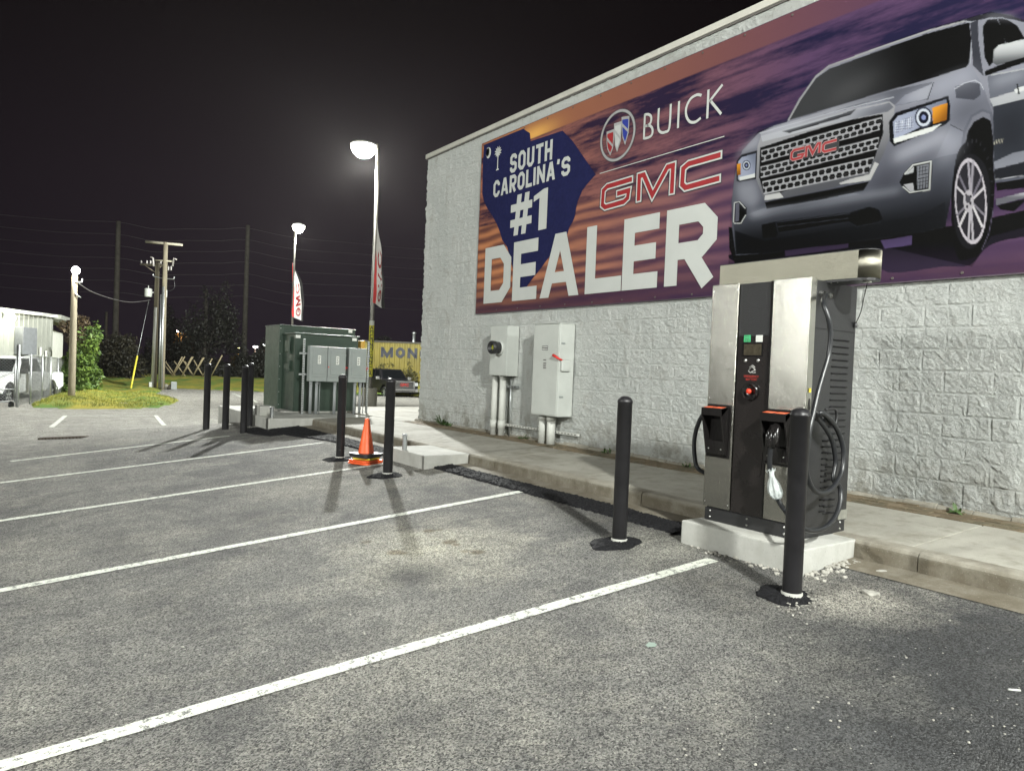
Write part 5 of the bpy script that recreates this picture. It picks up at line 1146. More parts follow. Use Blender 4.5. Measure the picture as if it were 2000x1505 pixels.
# ---- parking lot lamp posts with banners
def lamp_post(name, base, htop, arm, label, r=.09, pier=.95, es=90, head=.56, group='parking lot lamp posts'):
    t = thing(name, label, 'lamp post', base, group)
    if pier:
        b = MB(); b.lathe([(.32, -.3), (.32, pier-.02), (.30, pier), (0, pier)], 24); b.build('concrete_base', A_WALK, t, True)
    b = MB(); b.lathe([(r*1.6, pier), (r*1.6, pier+.03), (r, pier+.05), (r*.8, htop), (0, htop)], 12); b.tube([(0, 0, htop-.12), Vector(arm)*.6+Vector((0, 0, htop-.05)), Vector(arm)+Vector((0, 0, htop-.02))], r*.5, 8); b.build('pole', pm('lamp pole bronze grey', (.10, .095, .08), .5, .3), t, True)
    hp = Vector(arm)+Vector((0, 0, htop)); b = MB(); b.lathe([(0, .14), (head*.5, .13), (head*.95, .05), (head, .0), (head*.96, -.03), (head*.9, 0), (0, .01)], 24, 0, Matrix.Translation(hp)); hd = b.build('lamp_head', WHITEM, t, True)
    b = MB(); b.lathe([(head*.93, .0), (head*.92, -.14), (head*.78, -.32), (head*.5, -.46), (head*.2, -.52), (0, -.53)], 20, 0, Matrix.Translation(hp)); m = pm('lit lens %g' % es, (1, 1, 1), .5, emit=(1, .985, .86, 1), es=es); b.build('lens', m, t, True)  # bowl oversized: the lamp's glare is put into its shape
    return t, Vector(base)+hp
pb = Vector((12.67, 27.80, -.16)); lp = atD(710, 297, 30.0)
t, L1 = lamp_post('lamp_post', pb, lp.z-pb.z+.28, (lp.x-pb.x, lp.y-pb.y, 0), 'tall near lamp post with a glaring lamp, red and white pennant and yellow wrap')
# yellow wrap with black characters up the pole
b = MB(); za, zb2 = atD(718, 735, 29.9).z-pb.z, atD(723, 626, 29.9).z-pb.z; b.lathe([(.102, za), (.102, zb2-.2)], 14, 0); b.lathe([(.103, zb2-.2), (.103, zb2)], 14, 1)
dirc = (EYE-pb); dirc.z = 0; dirc.normalize(); side = Vector((-dirc.y, dirc.x, 0)); rr = random.Random(21); z = za+.05; up = Vector((0, 0, 1))
while z < zb2-.32:
    h = .125; o0 = dirc*.112
    for pl in rr.choice(([(0, 0), (0, 1), (1, 1), (1, 0)], [(0, 0), (1, 0), (1, 1), (0, .5)], [(0, 1), (0, 0), (1, 0)], [(0, .5), (1, .5), (1, 0), (1, 1)], [(0, 0), (0, 1), (.6, .5), (1, 1), (1, 0)])):
        pass
    G_ = rr.choice(([(0, 0), (0, 1), (1, 1), (1, 0)], [(1, 0), (0, 0), (0, 1), (1, 1)], [(0, 1), (0, 0), (1, 0)], [(0, 0), (.5, 1), (1, 0)], [(0, 0), (0, 1), (1, 0), (1, 1)]))
    for qd in stroke([(-.055+.11*x_, y_*h) for x_, y_ in G_], .03): b.face([o0+side*v.x+up*(z+v.y) for v in qd], 2)
    z += h+.05
b.build('pole_wrap', [pm('yellow vinyl wrap', (.62, .58, .03), .5), WHITEM, INK], t, True)
def flag(edgeL, edgeR, dep, label, seed, cuts=(.26, .82)):
    L = smooth_pts([atD(x, y, dep) for x, y in edgeL], 6); Rr = smooth_pts([atD(x, y, dep) for x, y in edgeR], 6); n = 40; mcol = 20; rr = random.Random(seed)
    samp = lambda P, v: P[min(len(P)-1, int(v*(len(P)-1)))].lerp(P[min(len(P)-1, int(v*(len(P)-1))+1)], v*(len(P)-1)-int(v*(len(P)-1)))
    tow = Vector((0, -1, 0))
    def pt(u, v, lift=0): 
        p = samp(L, v).lerp(samp(Rr, v), u); return p+tow*(.10*math.sin(u*6.5+v*5+seed)*u+.05*math.sin(v*17+u*3)*u+lift)
    root = thing('pennant', label, 'pennant', L[0], 'pennants on the lamp posts'); b = MB(); V = [[b.bm.verts.new(pt(i/mcol, j/n)) for i in range(mcol+1)] for j in range(n+1)]
    for j in range(n):
        for i in range(mcol):
            f = b.bm.faces.new((V[j][i], V[j+1][i], V[j+1][i+1], V[j][i+1])); u = (i+.5)/mcol; f.material_index = 0 if u < cuts[0] else (1 if u < cuts[1] else 2); f.smooth = True
    b.build('cloth', [pm('red cloth', (.55, .03, .03), .7), pm('white cloth', (.62, .60, .58), .7), pm('black cloth', (.02, .02, .02), .7)], root)
    b = MB(); v0 = .90
    for k2, ch in enumerate('GMC'):
        for qd in glyph(ch, 1, 1, .2):
            b.face([pt(.34+.38*(1-y), max(.02, v0-.21*k2-.17*x), .015) for x, y in qd])
    b.build('lettering', REDINK, root)
flag([(733, 432), (732, 500), (730, 560), (728, 590)], [(735.5, 434), (747, 492), (752, 555), (750, 604)], 29.8, 'furled red, white and black pennant on the near lamp post', 2)
pb2 = gp(567, 690); pb2 = atD(566, 772, 48); pb2.z = -.2; lp2 = atD(583, 446, 48)
t, L2 = lamp_post('lamp_post', pb2, lp2.z-pb2.z+.2, (lp2.x-pb2.x, lp2.y-pb2.y, 0), 'further lamp post behind the green cabinets with a red and white pennant', .085, .8, 60, .42)
flag([(571, 513), (571, 560), (570, 600), (570.5, 618)], [(573, 515), (589, 552), (592.5, 590), (592, 628)], 47.8, 'spread red, white and black pennant on the further lamp post', 5, (.22, .78))
# lamps outside the picture; the left post is added to brighten the wall
P3 = Vector((.8, -5.5, 0)); t, _ = lamp_post('lamp_post', P3, 8.2, (0, .5, 0), 'lamp post behind the photographer, out of the picture', .09, .8, 60); L3 = P3+Vector((0, .5, 7.45))
P5 = Vector((-15, 7.5, -.1)); t, _ = lamp_post('lamp_post', P5, 9.0, (.5, 0, 0), 'added unseen lamp post far off to the left, brightening the wall and charger', .09, .8, 60); L5 = P5+Vector((.5, 0, 8.2))
t = thing('wall_lamp', 'boxy wall lamp high on the block wall, out of the picture', 'wall lamp', (6.95, -5.4, 5.7)); b = MB(); b.box(6.72, 7.07, -5.6, -5.2, 5.62, 5.9, 0, .02); b.build('housing', WHITEM, t); b = MB(); b.box(6.70, 6.95, -5.56, -5.24, 5.585, 5.615, 0, .004); b.build('lens', pm('lit wall lens', (1, 1, 1), .5, emit=(1, .98, .86, 1), es=20), t); L4 = Vector((6.62, -5.4, 5.56))
# ---- utility poles
WOODD = pm('dark tarred pole wood', (.08, .074, .06), .9, 0, .3, 3)
def pole(name, base, top, r0, r1, label, extra=None, cat='utility pole', group=None):
    base = Vector(base); top = Vector(top); t = thing(name, label, cat, base, group); b = MB(); n = 10
    b.tube([base.lerp(top, i/n)-base+(Vector((0, 0, -.3)) if i == 0 else Vector()) for i in range(n+1)], [r0+(r1-r0)*i/n for i in range(n+1)], 12); b.build('trunk', WOODD if name == 'transmission_pole' else A_WOOD, t, True); return t
def up(px, py_top, py_base, dep): a = atD(px, py_base, dep); bx = Vector((a.x, a.y, atD(px, py_top, dep).z)); return a, bx
DU = 42
pbase = atD(315.5, 758, DU); ptop = Vector((pbase.x, pbase.y, atD(320, 474, DU).z))
t = pole('utility_pole', pbase, ptop, .16, .12, 'utility pole with a pale T crossarm and grey cable risers', None, group='wooden utility poles')
rt = Vector((CR.x, CR.y, 0)).normalized(); DUO = lambda x, y, d=DU: atD(x, y, d)
b = MB(); a, c = DUO(284.5, 472, DU-.2), DUO(356, 478.5, DU-.2); b.tube([a, c], .085, 4); b.build('crossarm', pm('pale crossarm', (.42, .39, .30), .7), t)
b = MB(); b.tube([DUO(303, 508, DU-.2), DUO(337, 510.5, DU-.2)], .045, 6); b.build('crossarm', pm('pale crossarm', (.42, .39, .30), .7), t)
b = MB(); b.tube(smooth_pts([DUO(299, 535), DUO(300, 539), DUO(310, 542), DUO(325, 544), DUO(336, 545), DUO(340, 544), DUO(340, 540)], 3), .035, 6); b.build('bracket', GALV, t)
b = MB(); 
for xx, y0_, y1_ in ((297, 502, 520), (340, 504, 520)):
    b.tube([DUO(xx-3, y0_, DU-.3), DUO(xx+2, y0_+2, DU-.3), DUO(xx+3, y1_, DU-.3)] if xx < 320 else [DUO(xx+5, y0_+3, DU-.3), DUO(xx, y0_, DU-.3), DUO(xx-3, y1_, DU-.3)], .05, 6)
b.build('insulator', pm('porcelain', (.40, .38, .36), .4), t)
b = MB(); b.tube([DUO(315, 575, DU-.22), DUO(310.5, 757, DU-.22)], .06, 8); b.tube([DUO(319, 560, DU-.25), DUO(315, 757, DU-.25)], .075, 8); b.build('riser_pipe', GALV, t)
b = MB(); b.tube(smooth_pts([DUO(340, 548), DUO(341, 560), DUO(336, 566), DUO(326, 568)], 4), .02, 6); b.build('jumper_cable', RUBBER, t)
b = MB(); c_ = DUO(323.5, 573, DU-.1); b.box(c_.x-.07, c_.x+.07, c_.y-.07, c_.y+.07, c_.z-.22, c_.z+.2, 0, .01); b.build('switch_box', GREYBOX, t)
DV = 42.6
pb3 = atD(300.5, 758, DV); pt3 = Vector((pb3.x, pb3.y, atD(306, 513, DV).z))
t = pole('utility_pole', pb3, pt3, .15, .12, 'utility pole carrying a grey transformer can, left of the T crossarm pole', None, group='wooden utility poles')
b = MB(); c_ = atD(289.5, 571, DV-.3); b.lathe([(0, -.26), (.2, -.26), (.21, -.2), (.21, .17), (.215, .2), (.16, .24), (0, .24)], 16, 0, Matrix.Translation(c_)); b.tube([c_+rt*.2, atD(305, 570, DV)], .03, 6); b.tube([c_+Vector((0, 0, .2)), c_+Vector((0, 0, .4))], .025, 6); b.build('transformer_can', GREYBOX, t)
b = MB(); b.tube([atD(274, 516, DV), atD(318, 519, DV)], .07, 4); b.tube([atD(284, 519, DV), atD(302, 531, DV)], .03, 4); b.tube([atD(314, 520, DV), atD(306, 530, DV)], .03, 4); b.build('crossarm', A_WOOD, t)
b = MB()
for px in (276, 287, 294, 314): b.lathe([(.03, 0), (.05, .05), (.03, .09), (.05, .13), (.02, .2), (0, .2)], 8, 0, Matrix.Translation(atD(px, 515, DV)))
for px in (319, 329, 334): b.lathe([(.02, 0), (.05, .04), (.03, .1), (.05, .16), (.02, .26), (0, .26)], 8, 0, Matrix.Translation(atD(px, 528, DV)))
b.build('insulator', pm('porcelain', (.40, .38, .36), .4), t)
b = MB(); b.tube([atD(304, 600, DV-.2), atD(297.5, 748, DV-.2)], .09, 8); b.build('riser_pipe', WHITEM, t)
b = MB(); c_ = atD(295, 752, DV-.3); b.box(c_.x-.12, c_.x+.12, c_.y-.1, c_.y+.1, c_.z-.25, c_.z+.18, 0, .01); b.build('meter_cabinet', GREYBOX, t)
t = thing('guy_wire', 'slanting guy wire with a bright yellow guard left of the utility poles', 'guy wire', atD(253, 771, 39.5)); 
b = MB(); b.tube([atD(291, 585, 42.5), atD(268, 695, 40.6)], .016, 6); b.build('wire', GALV, t); b = MB(); b.tube([atD(268, 695, 40.6), atD(253, 772, 39.5)], .05, 8); b.build('guard', pm('yellow guard', (.62, .55, .05), .5), t)
# small lit pole at left
pb4 = gp(139.5, 777); pb4 = atD(139.5, 776, 28.5); pt4 = Vector((pb4.x, pb4.y, atD(144, 537, 28.5).z))
t = pole('light_pole', pb4, pt4, .135, .11, 'short wooden pole with a glaring yard light in front of the green bush', None, 'light pole')
b = MB(); hp = pt4+Vector((.02, -.08, .06)); b.lathe([(.05, -.1), (.10, -.06), (.13, .02), (.10, .08), (0, .1)], 14, 0, Matrix.Translation(hp)); b.build('lamp_head', GALV, t)
b = MB(); bm = bmesh.new(); bmesh.ops.create_uvsphere(bm, u_segments=14, v_segments=8, radius=.15); b.merge(bm, 0, Matrix.Translation(hp+Vector((.0, -.12, .10)))); b.build('lens', pm('lit yard lens', (1, 1, 1), .5, emit=(1, .93, .95, 1), es=60), t); L6 = hp+Vector((.05, -.35, .0))
b = MB(); b.tube([pt4+Vector((0, -.12, -.3)), pt4+Vector((.25, -.14, -.28)), pt4+Vector((.25, -.14, -.15))], .025, 6); b.tube([pt4+Vector((.02, -.13, -.75)), pt4+Vector((.22, -.13, -.9))], .025, 6); b.build('wire_bracket', GALV, t)
def wire(pts, r, label, group, name='power_line', mat=None):
    b = MB(); b.tube(smooth_pts(pts, 8), r, 5); o = b.build(name, mat or pm('aluminium wire', (.10, .095, .095), .6, .3)); return tag(o, label, 'power line', group)
wire([atD(147.5, 549, 28.6), atD(180, 570, 32), atD(225, 585, 36.5), atD(258, 590, 39.5), atD(294, 586, 42.4)], .022, 'single drooping service wire from the yard light pole to the transformer can', 'service wires')
# tall transmission poles and their lines, far behind
TA = [atD(228.5+i*0, 0, 70) for i in range(1)]
def tall(px_t, py_t, px_b, py_b, dep, r, label):
    a = atD(px_b, py_b, dep); tp = atD(px_t, py_t, dep); a.x, a.y = tp.x, tp.y; a.z = -.4; return pole('transmission_pole', a, tp, r, r*.7, label, None, 'power pole', 'tall transmission poles'), tp
_, TPA = tall(231.5, 432, 221, 760, 70, .30, 'tall left transmission pole standing behind the dark shrubs'); _, TPB = tall(484.5, 440, 478, 760, 75, .29, 'tall right transmission pole directly behind the far bollards')
tall(208, 609, 205, 700, 80, .2, 'short distant wooden pole between the bush and the tall left pole')
ya = [434, 458, 480, 504, 525, 548, 571]; yb = [446, 468.5, 490, 512.5, 535, 557.5, 579]; yl = [418, 442, 467, 490, 514, 537, 561]; yr_ = [487, 506, 526, 546, 566, 586, 606]
for i in range(7):
    wire([atD(-260, yl[i]-26+2*i, 64), atD(-60, yl[i]-5, 66.5), atD(110, (yl[i]+ya[i])/2+3, 68.5), atD(231, ya[i], 70), atD(300, ya[i]+13-.6*i, 71.5), atD(370, yb[i]+1, 73), atD(430, yb[i]+1.5, 74), atD(484, yb[i], 75), atD(570, yb[i]+17, 77), atD(700, (yb[i]*.35+yr_[i]*.65)+3, 80), atD(830, yr_[i], 84), atD(1100, yr_[i]+12, 92)], .017, ['topmost', 'second from the top', 'third from the top', 'fourth from the top', 'third from the bottom', 'second from the bottom', 'lowest'][i]+' of the seven faint transmission lines crossing the night sky', 'transmission lines')
# ---- berm and grass
pts = []
b = MB(); V = []
pxs = list(range(40, 860, 20))
for px in pxs:
    base_y = 757+.038*(px-330) if px < 520 else 765+.02*(px-520); col = []
    for k2, (yy, dd) in enumerate(((base_y+1, 44.5), (base_y-6, 46), (base_y-14, 48.5), (base_y-22, 51.0), (base_y-24, 54))):
        p = atD(px, yy, dd); col.append(b.bm.verts.new(p+Vector((0, 0, .04*math.sin(px*.13+k2)))))
    p = atD(px, base_y-26, 90); p.z = col[-1].co.z-.05; col.append(b.bm.verts.new(p)); V.append(col)
for c1, c2 in zip(V, V[1:]):
    for k2 in range(5): f = b.bm.faces.new((c1[k2], c2[k2], c2[k2+1], c1[k2+1])); f.smooth = True
struct(b.build('grass_bank', A_GRASS))
ditch = lambda x, y, e: .03+e*(.06*math.sin(x*1.3+y*.4)+.17-.15*math.exp(-((x-(3.3+.12*(y-26)))/.9)**2))
og, gfun = gsheet('grass', [(60, 793), (74, 796), (98, 795), (120, 798), (150, 797), (182, 799), (215, 797.5), (255, 799), (285, 796), (305, 796), (325, 791), (338, 789), (349, 783), (330, 776), (300, 771), (315, 763), (315, 757), (270, 752), (200, 750), (130, 752), (112, 770), (84, 782)], ditch)
GB = mat_leaf('grass blade', (.15, .20, .02), (.50, .42, .04)); rr = random.Random(33)
Vb = []; Fb = []
for i in range(14000):
    c_ = gp(rr.uniform(62, 345), rr.uniform(766, 798)); z = gfun(c_.x, c_.y)
    if z < gz(c_.x, c_.y)-.02 and gfun(c_.x, c_.y)-gz(c_.x, c_.y) < -.028 and rr.random() < .9 and abs(z-(gz(c_.x, c_.y)-.03)) < 1e-6: continue
    a = rr.uniform(0, 2*PI); h = rr.uniform(.02, .08); w = .009; k2 = len(Vb); lx, ly = rr.uniform(-.06, .06), rr.uniform(-.06, .06)
    Vb += [(c_.x-w*math.cos(a), c_.y-w*math.sin(a), z-.01), (c_.x+w*math.cos(a), c_.y+w*math.sin(a), z-.01), (c_.x+lx, c_.y+ly, z+h)]; Fb.append((k2, k2+1, k2+2))
me = bpy.data.meshes.new('grass_tufts'); me.from_pydata(Vb, [], Fb); me.materials.append(GB); o = bpy.data.objects.new('grass_tufts', me); COL.objects.link(o); o['kind'] = 'stuff'
# stones and boxes at the utility poles
for px, py, s_, lab, nm, mt, cat in ((325, 756, .16, 'grey stone at the foot of the T crossarm pole', 'boulder', A_WALK, 'stone'), (333, 758, .2, 'darker flat stone beside the utility poles', 'boulder', soil, 'stone')):
    c_ = atD(px, py, 43); b = MB(); bm = bmesh.new(); bmesh.ops.create_icosphere(bm, subdivisions=2, radius=s_); r_ = random.Random(px)
    for v in bm.verts: v.co *= r_.uniform(.8, 1.1)
    b.merge(bm, 0); o = b.build(nm, mt); o.location = (c_.x, c_.y, c_.z+.05); tag(o, lab, cat)
c_ = atD(339, 757, 43); b = MB(); b.box(c_.x-.16, c_.x+.16, c_.y-.12, c_.y+.12, c_.z-.1, c_.z+.36, 0, .02); tag(b.build('utility_box', GREYBOX2), 'small grey utility box right of the utility poles', 'utility box')
# ---- crossed timber trestles
zz1 = lambda x, y, d: atD(160+x/5.556, 540+y/5.556, d)
TR = [([(968, 1092), (1088, 870)], [(985, 1080), (1116, 868)], [(1012, 1072), (908, 925)], [(975, 1055), (905, 972)]), ([(1078, 1086), (1192, 873)], [(1090, 1075), (1206, 868)], [(1122, 1082), (1000, 918)], [(1105, 1060), (1010, 930)]), ([(1198, 1090), (1312, 884)], [(1206, 1080), (1326, 877)], [(1192, 1052), (1092, 898)], [(1200, 1060), (1118, 922)]), ([(1303, 1090), (1414, 888)], [(1308, 1066), (1214, 908)]), ([(1404, 1078), (1522, 853)],)]
WT = pm('raw timber', (.30, .25, .15), .8, 0, .25, 20)
for i, S_ in enumerate(TR):
    b = MB()
    for k2, (a, c) in enumerate(S_): d_ = 51.5+.12*k2; b.tube([zz1(*a, d_), zz1(*c, d_)], .045, 5)
    tag(b.build('timber_trestle', WT), ['leftmost crossed timber poles on the dark bank, nearest the utility poles', 'second set of crossed timber poles on the bank, with the tallest ends', 'third set of crossed timber poles in the middle of the bank', 'fourth set of crossed timber poles, partly behind the leftmost bollard', 'single leaning timber pole at the right end of the trestles'][i], 'trestle', 'crossed timbers on the bank')
# ================================================================== BACKGROUND
# ---- metal shed at the left
S0, S1 = atD(-130, 575, 26.2), atD(104, 615, 33.6); zr_ = atD(104, 615, 33.6).z; S0.z = S1.z = 0
dS = (S1-S0).normalized(); nS = Vector((dS.y, -dS.x, 0)); 
if nS.dot(EYE-S0) < 0: nS = -nS
LS = (S1-S0).length
t = thing('metal_shed', 'low pale corrugated metal shed with a glaring wall lamp at the left edge', 'building', S1)
SW = pm('pale shed cladding', (.29, .30, .265), .5, .2, .1, 3)
def sp3(u, z, out=0): p = S0+dS*u+nS*out; return Vector((p.x, p.y, z))
b = MB(); zt = zr_-.12; zb0 = -.45
prof = []; u = 0
while u < LS: prof += [(u, 0), (u+.26, 0), (u+.28, .03), (u+.31, .03), (u+.33, 0)]; u += .33
prof = [p for p in prof if p[0] <= LS]+[(LS, 0)]
for (u0, o0), (u1, o1) in zip(prof, prof[1:]): b.face([sp3(u0, zb0, o0), sp3(u1, zb0, o1), sp3(u1, zt, o1), sp3(u0, zt, o0)])
b.face([sp3(LS, zb0, 0), sp3(LS, zb0, -7), sp3(LS, zt, -7), sp3(LS, zt, 0)]); b.face([sp3(0, zb0, 0), sp3(0, zt, 0), sp3(0, zt, -7), sp3(0, zb0, -7)]); b.face([sp3(0, zt, -7), sp3(LS, zt, -7), sp3(LS, zb0, -7), sp3(0, zb0, -7)])
b.build('wall', SW, t)
b = MB(); b.hexa([sp3(-.3, zt, .18), sp3(LS+.12, zt, .18), sp3(LS+.12, zt, -7.2), sp3(-.3, zt, -7.2), sp3(-.3, zr_+.02, .18), sp3(LS+.12, zr_+.02, .18), sp3(LS+.12, zr_+.5, -7.2), sp3(-.3, zr_+.5, -7.2)]); b.build('roof', WHITEM, t)
ul = lambda px: ((lambda r: ((S0.x*r.y-S0.y*r.x)/(dS.y*r.x-dS.x*r.y)))(ray(px, 690)))
b = MB(); a_, c_ = ul(25), ul(53); dep_ = (sp3(a_, 0)-EYE).dot(CF); z1_, z0_ = atD(40, 638, dep_).z, atD(40, 692, dep_).z
b.hexa([sp3(a_, z0_, .05), sp3(c_, z0_, .05), sp3(c_, z0_, .42), sp3(a_, z0_, .42), sp3(a_, z1_, .05), sp3(c_, z1_, .05), sp3(c_, z1_, .42), sp3(a_, z1_, .42)], 0, .02); b.build('air_unit', pm('grey air unit', (.17, .18, .19), .5, .2, .15, 6), t)
b = MB(); u_ = ul(6); dep_ = (sp3(u_, 0)-EYE).dot(CF); zl = atD(6, 620, dep_).z; b.hexa([sp3(u_-.14, zl-.05, .03), sp3(u_+.14, zl-.05, .03), sp3(u_+.14, zl-.05, .2), sp3(u_-.14, zl-.05, .2), sp3(u_-.14, zl+.2, .03), sp3(u_+.14, zl+.2, .03), sp3(u_+.14, zl+.14, .16), sp3(u_-.14, zl+.14, .16)], 0, .01); wl = b.build('wall_lamp', GALV, t)
b = MB(); bm = bmesh.new(); bmesh.ops.create_uvsphere(bm, u_segments=16, v_segments=10, radius=.19); b.merge(bm, 0, Matrix.Translation(sp3(u_, zl, .26))); b.build('lens', pm('lit shed lens', (1, 1, 1), .5, emit=(1, .98, .8, 1), es=45), wl); L7 = sp3(u_, zl-.1, .62)
b = MB(); ax_ = dS
for px in (66, 76, 87): u_ = ul(px); b.tube([sp3(u_, -.3, .06), sp3(u_, 1.9+.1*math.sin(px), .06)], .05, 6)
b.build('downpipe', WHITEM, t)
# lean-to at the end of the shed
E0 = sp3(LS, 0, -.6); E1 = atD(131, 628, 38.5); E1.z = 0
dE = (E1-E0).normalized(); nE = Vector((dE.y, -dE.x, 0)); nE = nE if nE.dot(EYE-E0) > 0 else -nE; LE = (E1-E0).length
ep = lambda u, z, o=0: Vector(((E0+dE*u+nE*o).x, (E0+dE*u+nE*o).y, z))
t = thing('lean_to', 'white lean-to with a sagging porch roof at the end of the metal shed', 'lean-to', E0)
b = MB(); b.hexa([ep(.02, -.45), ep(LE*.85, -.45), ep(LE*.85, -.45, -4), ep(.02, -.45, -4), ep(.02, 3.0), ep(LE*.85, 2.75), ep(LE*.85, 2.75, -4), ep(.02, 3.0, -4)]); b.build('wall', WHITEM, t)
b = MB(); zA, zB = atD(104, 616, 34.5).z, atD(131, 629, 38.5).z; b.hexa([ep(-.2, zA-.2, .9), ep(LE, zB-.2, .9), ep(LE, zB-.2, -4.2), ep(-.2, zA-.2, -4.2), ep(-.2, zA, .9), ep(LE, zB, .9), ep(LE, zB+.2, -4.2), ep(-.2, zA+.2, -4.2)]); b.build('roof', SW, t)
b = MB(); p_ = ep(LE*.86, 0, .75); b.tube([Vector((p_.x, p_.y, -.4)), Vector((p_.x, p_.y, zB-.15))], .07, 6); b.build('post', pm('dark post', (.05, .04, .035), .8), t)
# ---- chain-link fence
FP = [((33.5, 793, 675), 23.5, .05), ((58.5, 791, 694), 25.2, .03), ((81, 781, 695.5), 28, .03), ((97.5, 774.5, 698), 30, .03), ((112, 770, 699.5), 32, .03), ((124, 770, 702), 34, .03)]
t = thing('chain_link_fence', 'galvanised chain-link fence running back beside the white pickup', 'fence', atD(33.5, 793, 23.5))
pos = []
for (px, pb_, pt_), d_, r_ in FP:
    a = atD(px, pb_, d_); top = Vector((a.x, a.y, atD(px, pt_, d_).z)); pos.append((a, top)); b = MB(); b.tube([a+Vector((0, 0, -.2)), top], r_, 10); b.lathe([(r_, 0), (r_*.9, .03), (0, .045)], 10, 0, Matrix.Translation(top)); b.build('post', GALV, t)
b = MB(); tops = [Vector((a.x, a.y, c.z)) for a, c in pos]; tops[0].z = atD(38, 699, 23.7).z; b.tube(tops, .022, 6); b.build('top_rail', GALV, t)
def chain(b, P, Q_, h0, h1, s=.09):
    d = (Q_-P); L = d.length; d.normalize(); H = h1-h0; n = int((L+H)/s)
    for i in range(n):
        for sg in (0, 1):
            u0 = i*s-H; u1 = i*s; za, zc = (h0, h1)
            if u0 < 0: za = h0+(-u0); u0_ = 0
            else: u0_ = u0
            if u1 > L: zc = h1-(u1-L); u1_ = L
            else: u1_ = u1
            if zc <= za: continue
            if sg: u0_, u1_ = L-u0_, L-u1_
            A = P+d*u0_; B = P+d*u1_; b.tube([(A.x, A.y, za), (B.x, B.y, zc)], .0042, 3, 0, False, False)
b = MB()
for (a, c), (a2, c2) in zip(pos, pos[1:]): chain(b, Vector((a.x, a.y, 0)), Vector((a2.x, a2.y, 0)), a.z+.02, min(c.z, tops[1].z)-.03, .10)
b.build('wire_mesh', pm('dull chain link wire', (.25, .26, .26), .5, .6), t)
ga_, gb_ = atD(28, 789, 23.6), atD(-150, 815, 21.8); gt = atD(28, 700, 23.6).z
t = thing('rolling_gate', 'chain-link gate on a small black wheel in front of the white pickup', 'gate', ga_)
b = MB()
z_ = [ga_.z+.08, atD(28, 760, 23.6).z, gt]
for z in z_: b.tube([(ga_.x, ga_.y, z), (gb_.x, gb_.y, z)], .022, 6)
b.tube([(ga_.x, ga_.y, z_[0]), (ga_.x, ga_.y, gt)], .022, 6); b.build('frame', GALV, t)
b = MB(); chain(b, Vector((ga_.x, ga_.y, 0)), Vector((gb_.x, gb_.y, 0)), z_[0], gt, .10); b.build('wire_mesh', MATS['dull chain link wire'], t)
b = MB(); c_ = atD(22, 790, 23.45); X = Matrix.Translation(c_) @ Matrix.Rotation(math.atan2(dS.y, dS.x), 4, 'Z') @ Matrix.Rotation(PI/2, 4, 'X'); b.lathe([(.04, -.03), (.075, -.035), (.115, -.03), (.12, 0), (.115, .03), (.075, .035), (.04, .03), (0, .03)], 18, 0, X); b.lathe([(.05, -.037), (0, -.04)], 10, 1, X); b.build('wheel', [RUBBER, GALV], t)
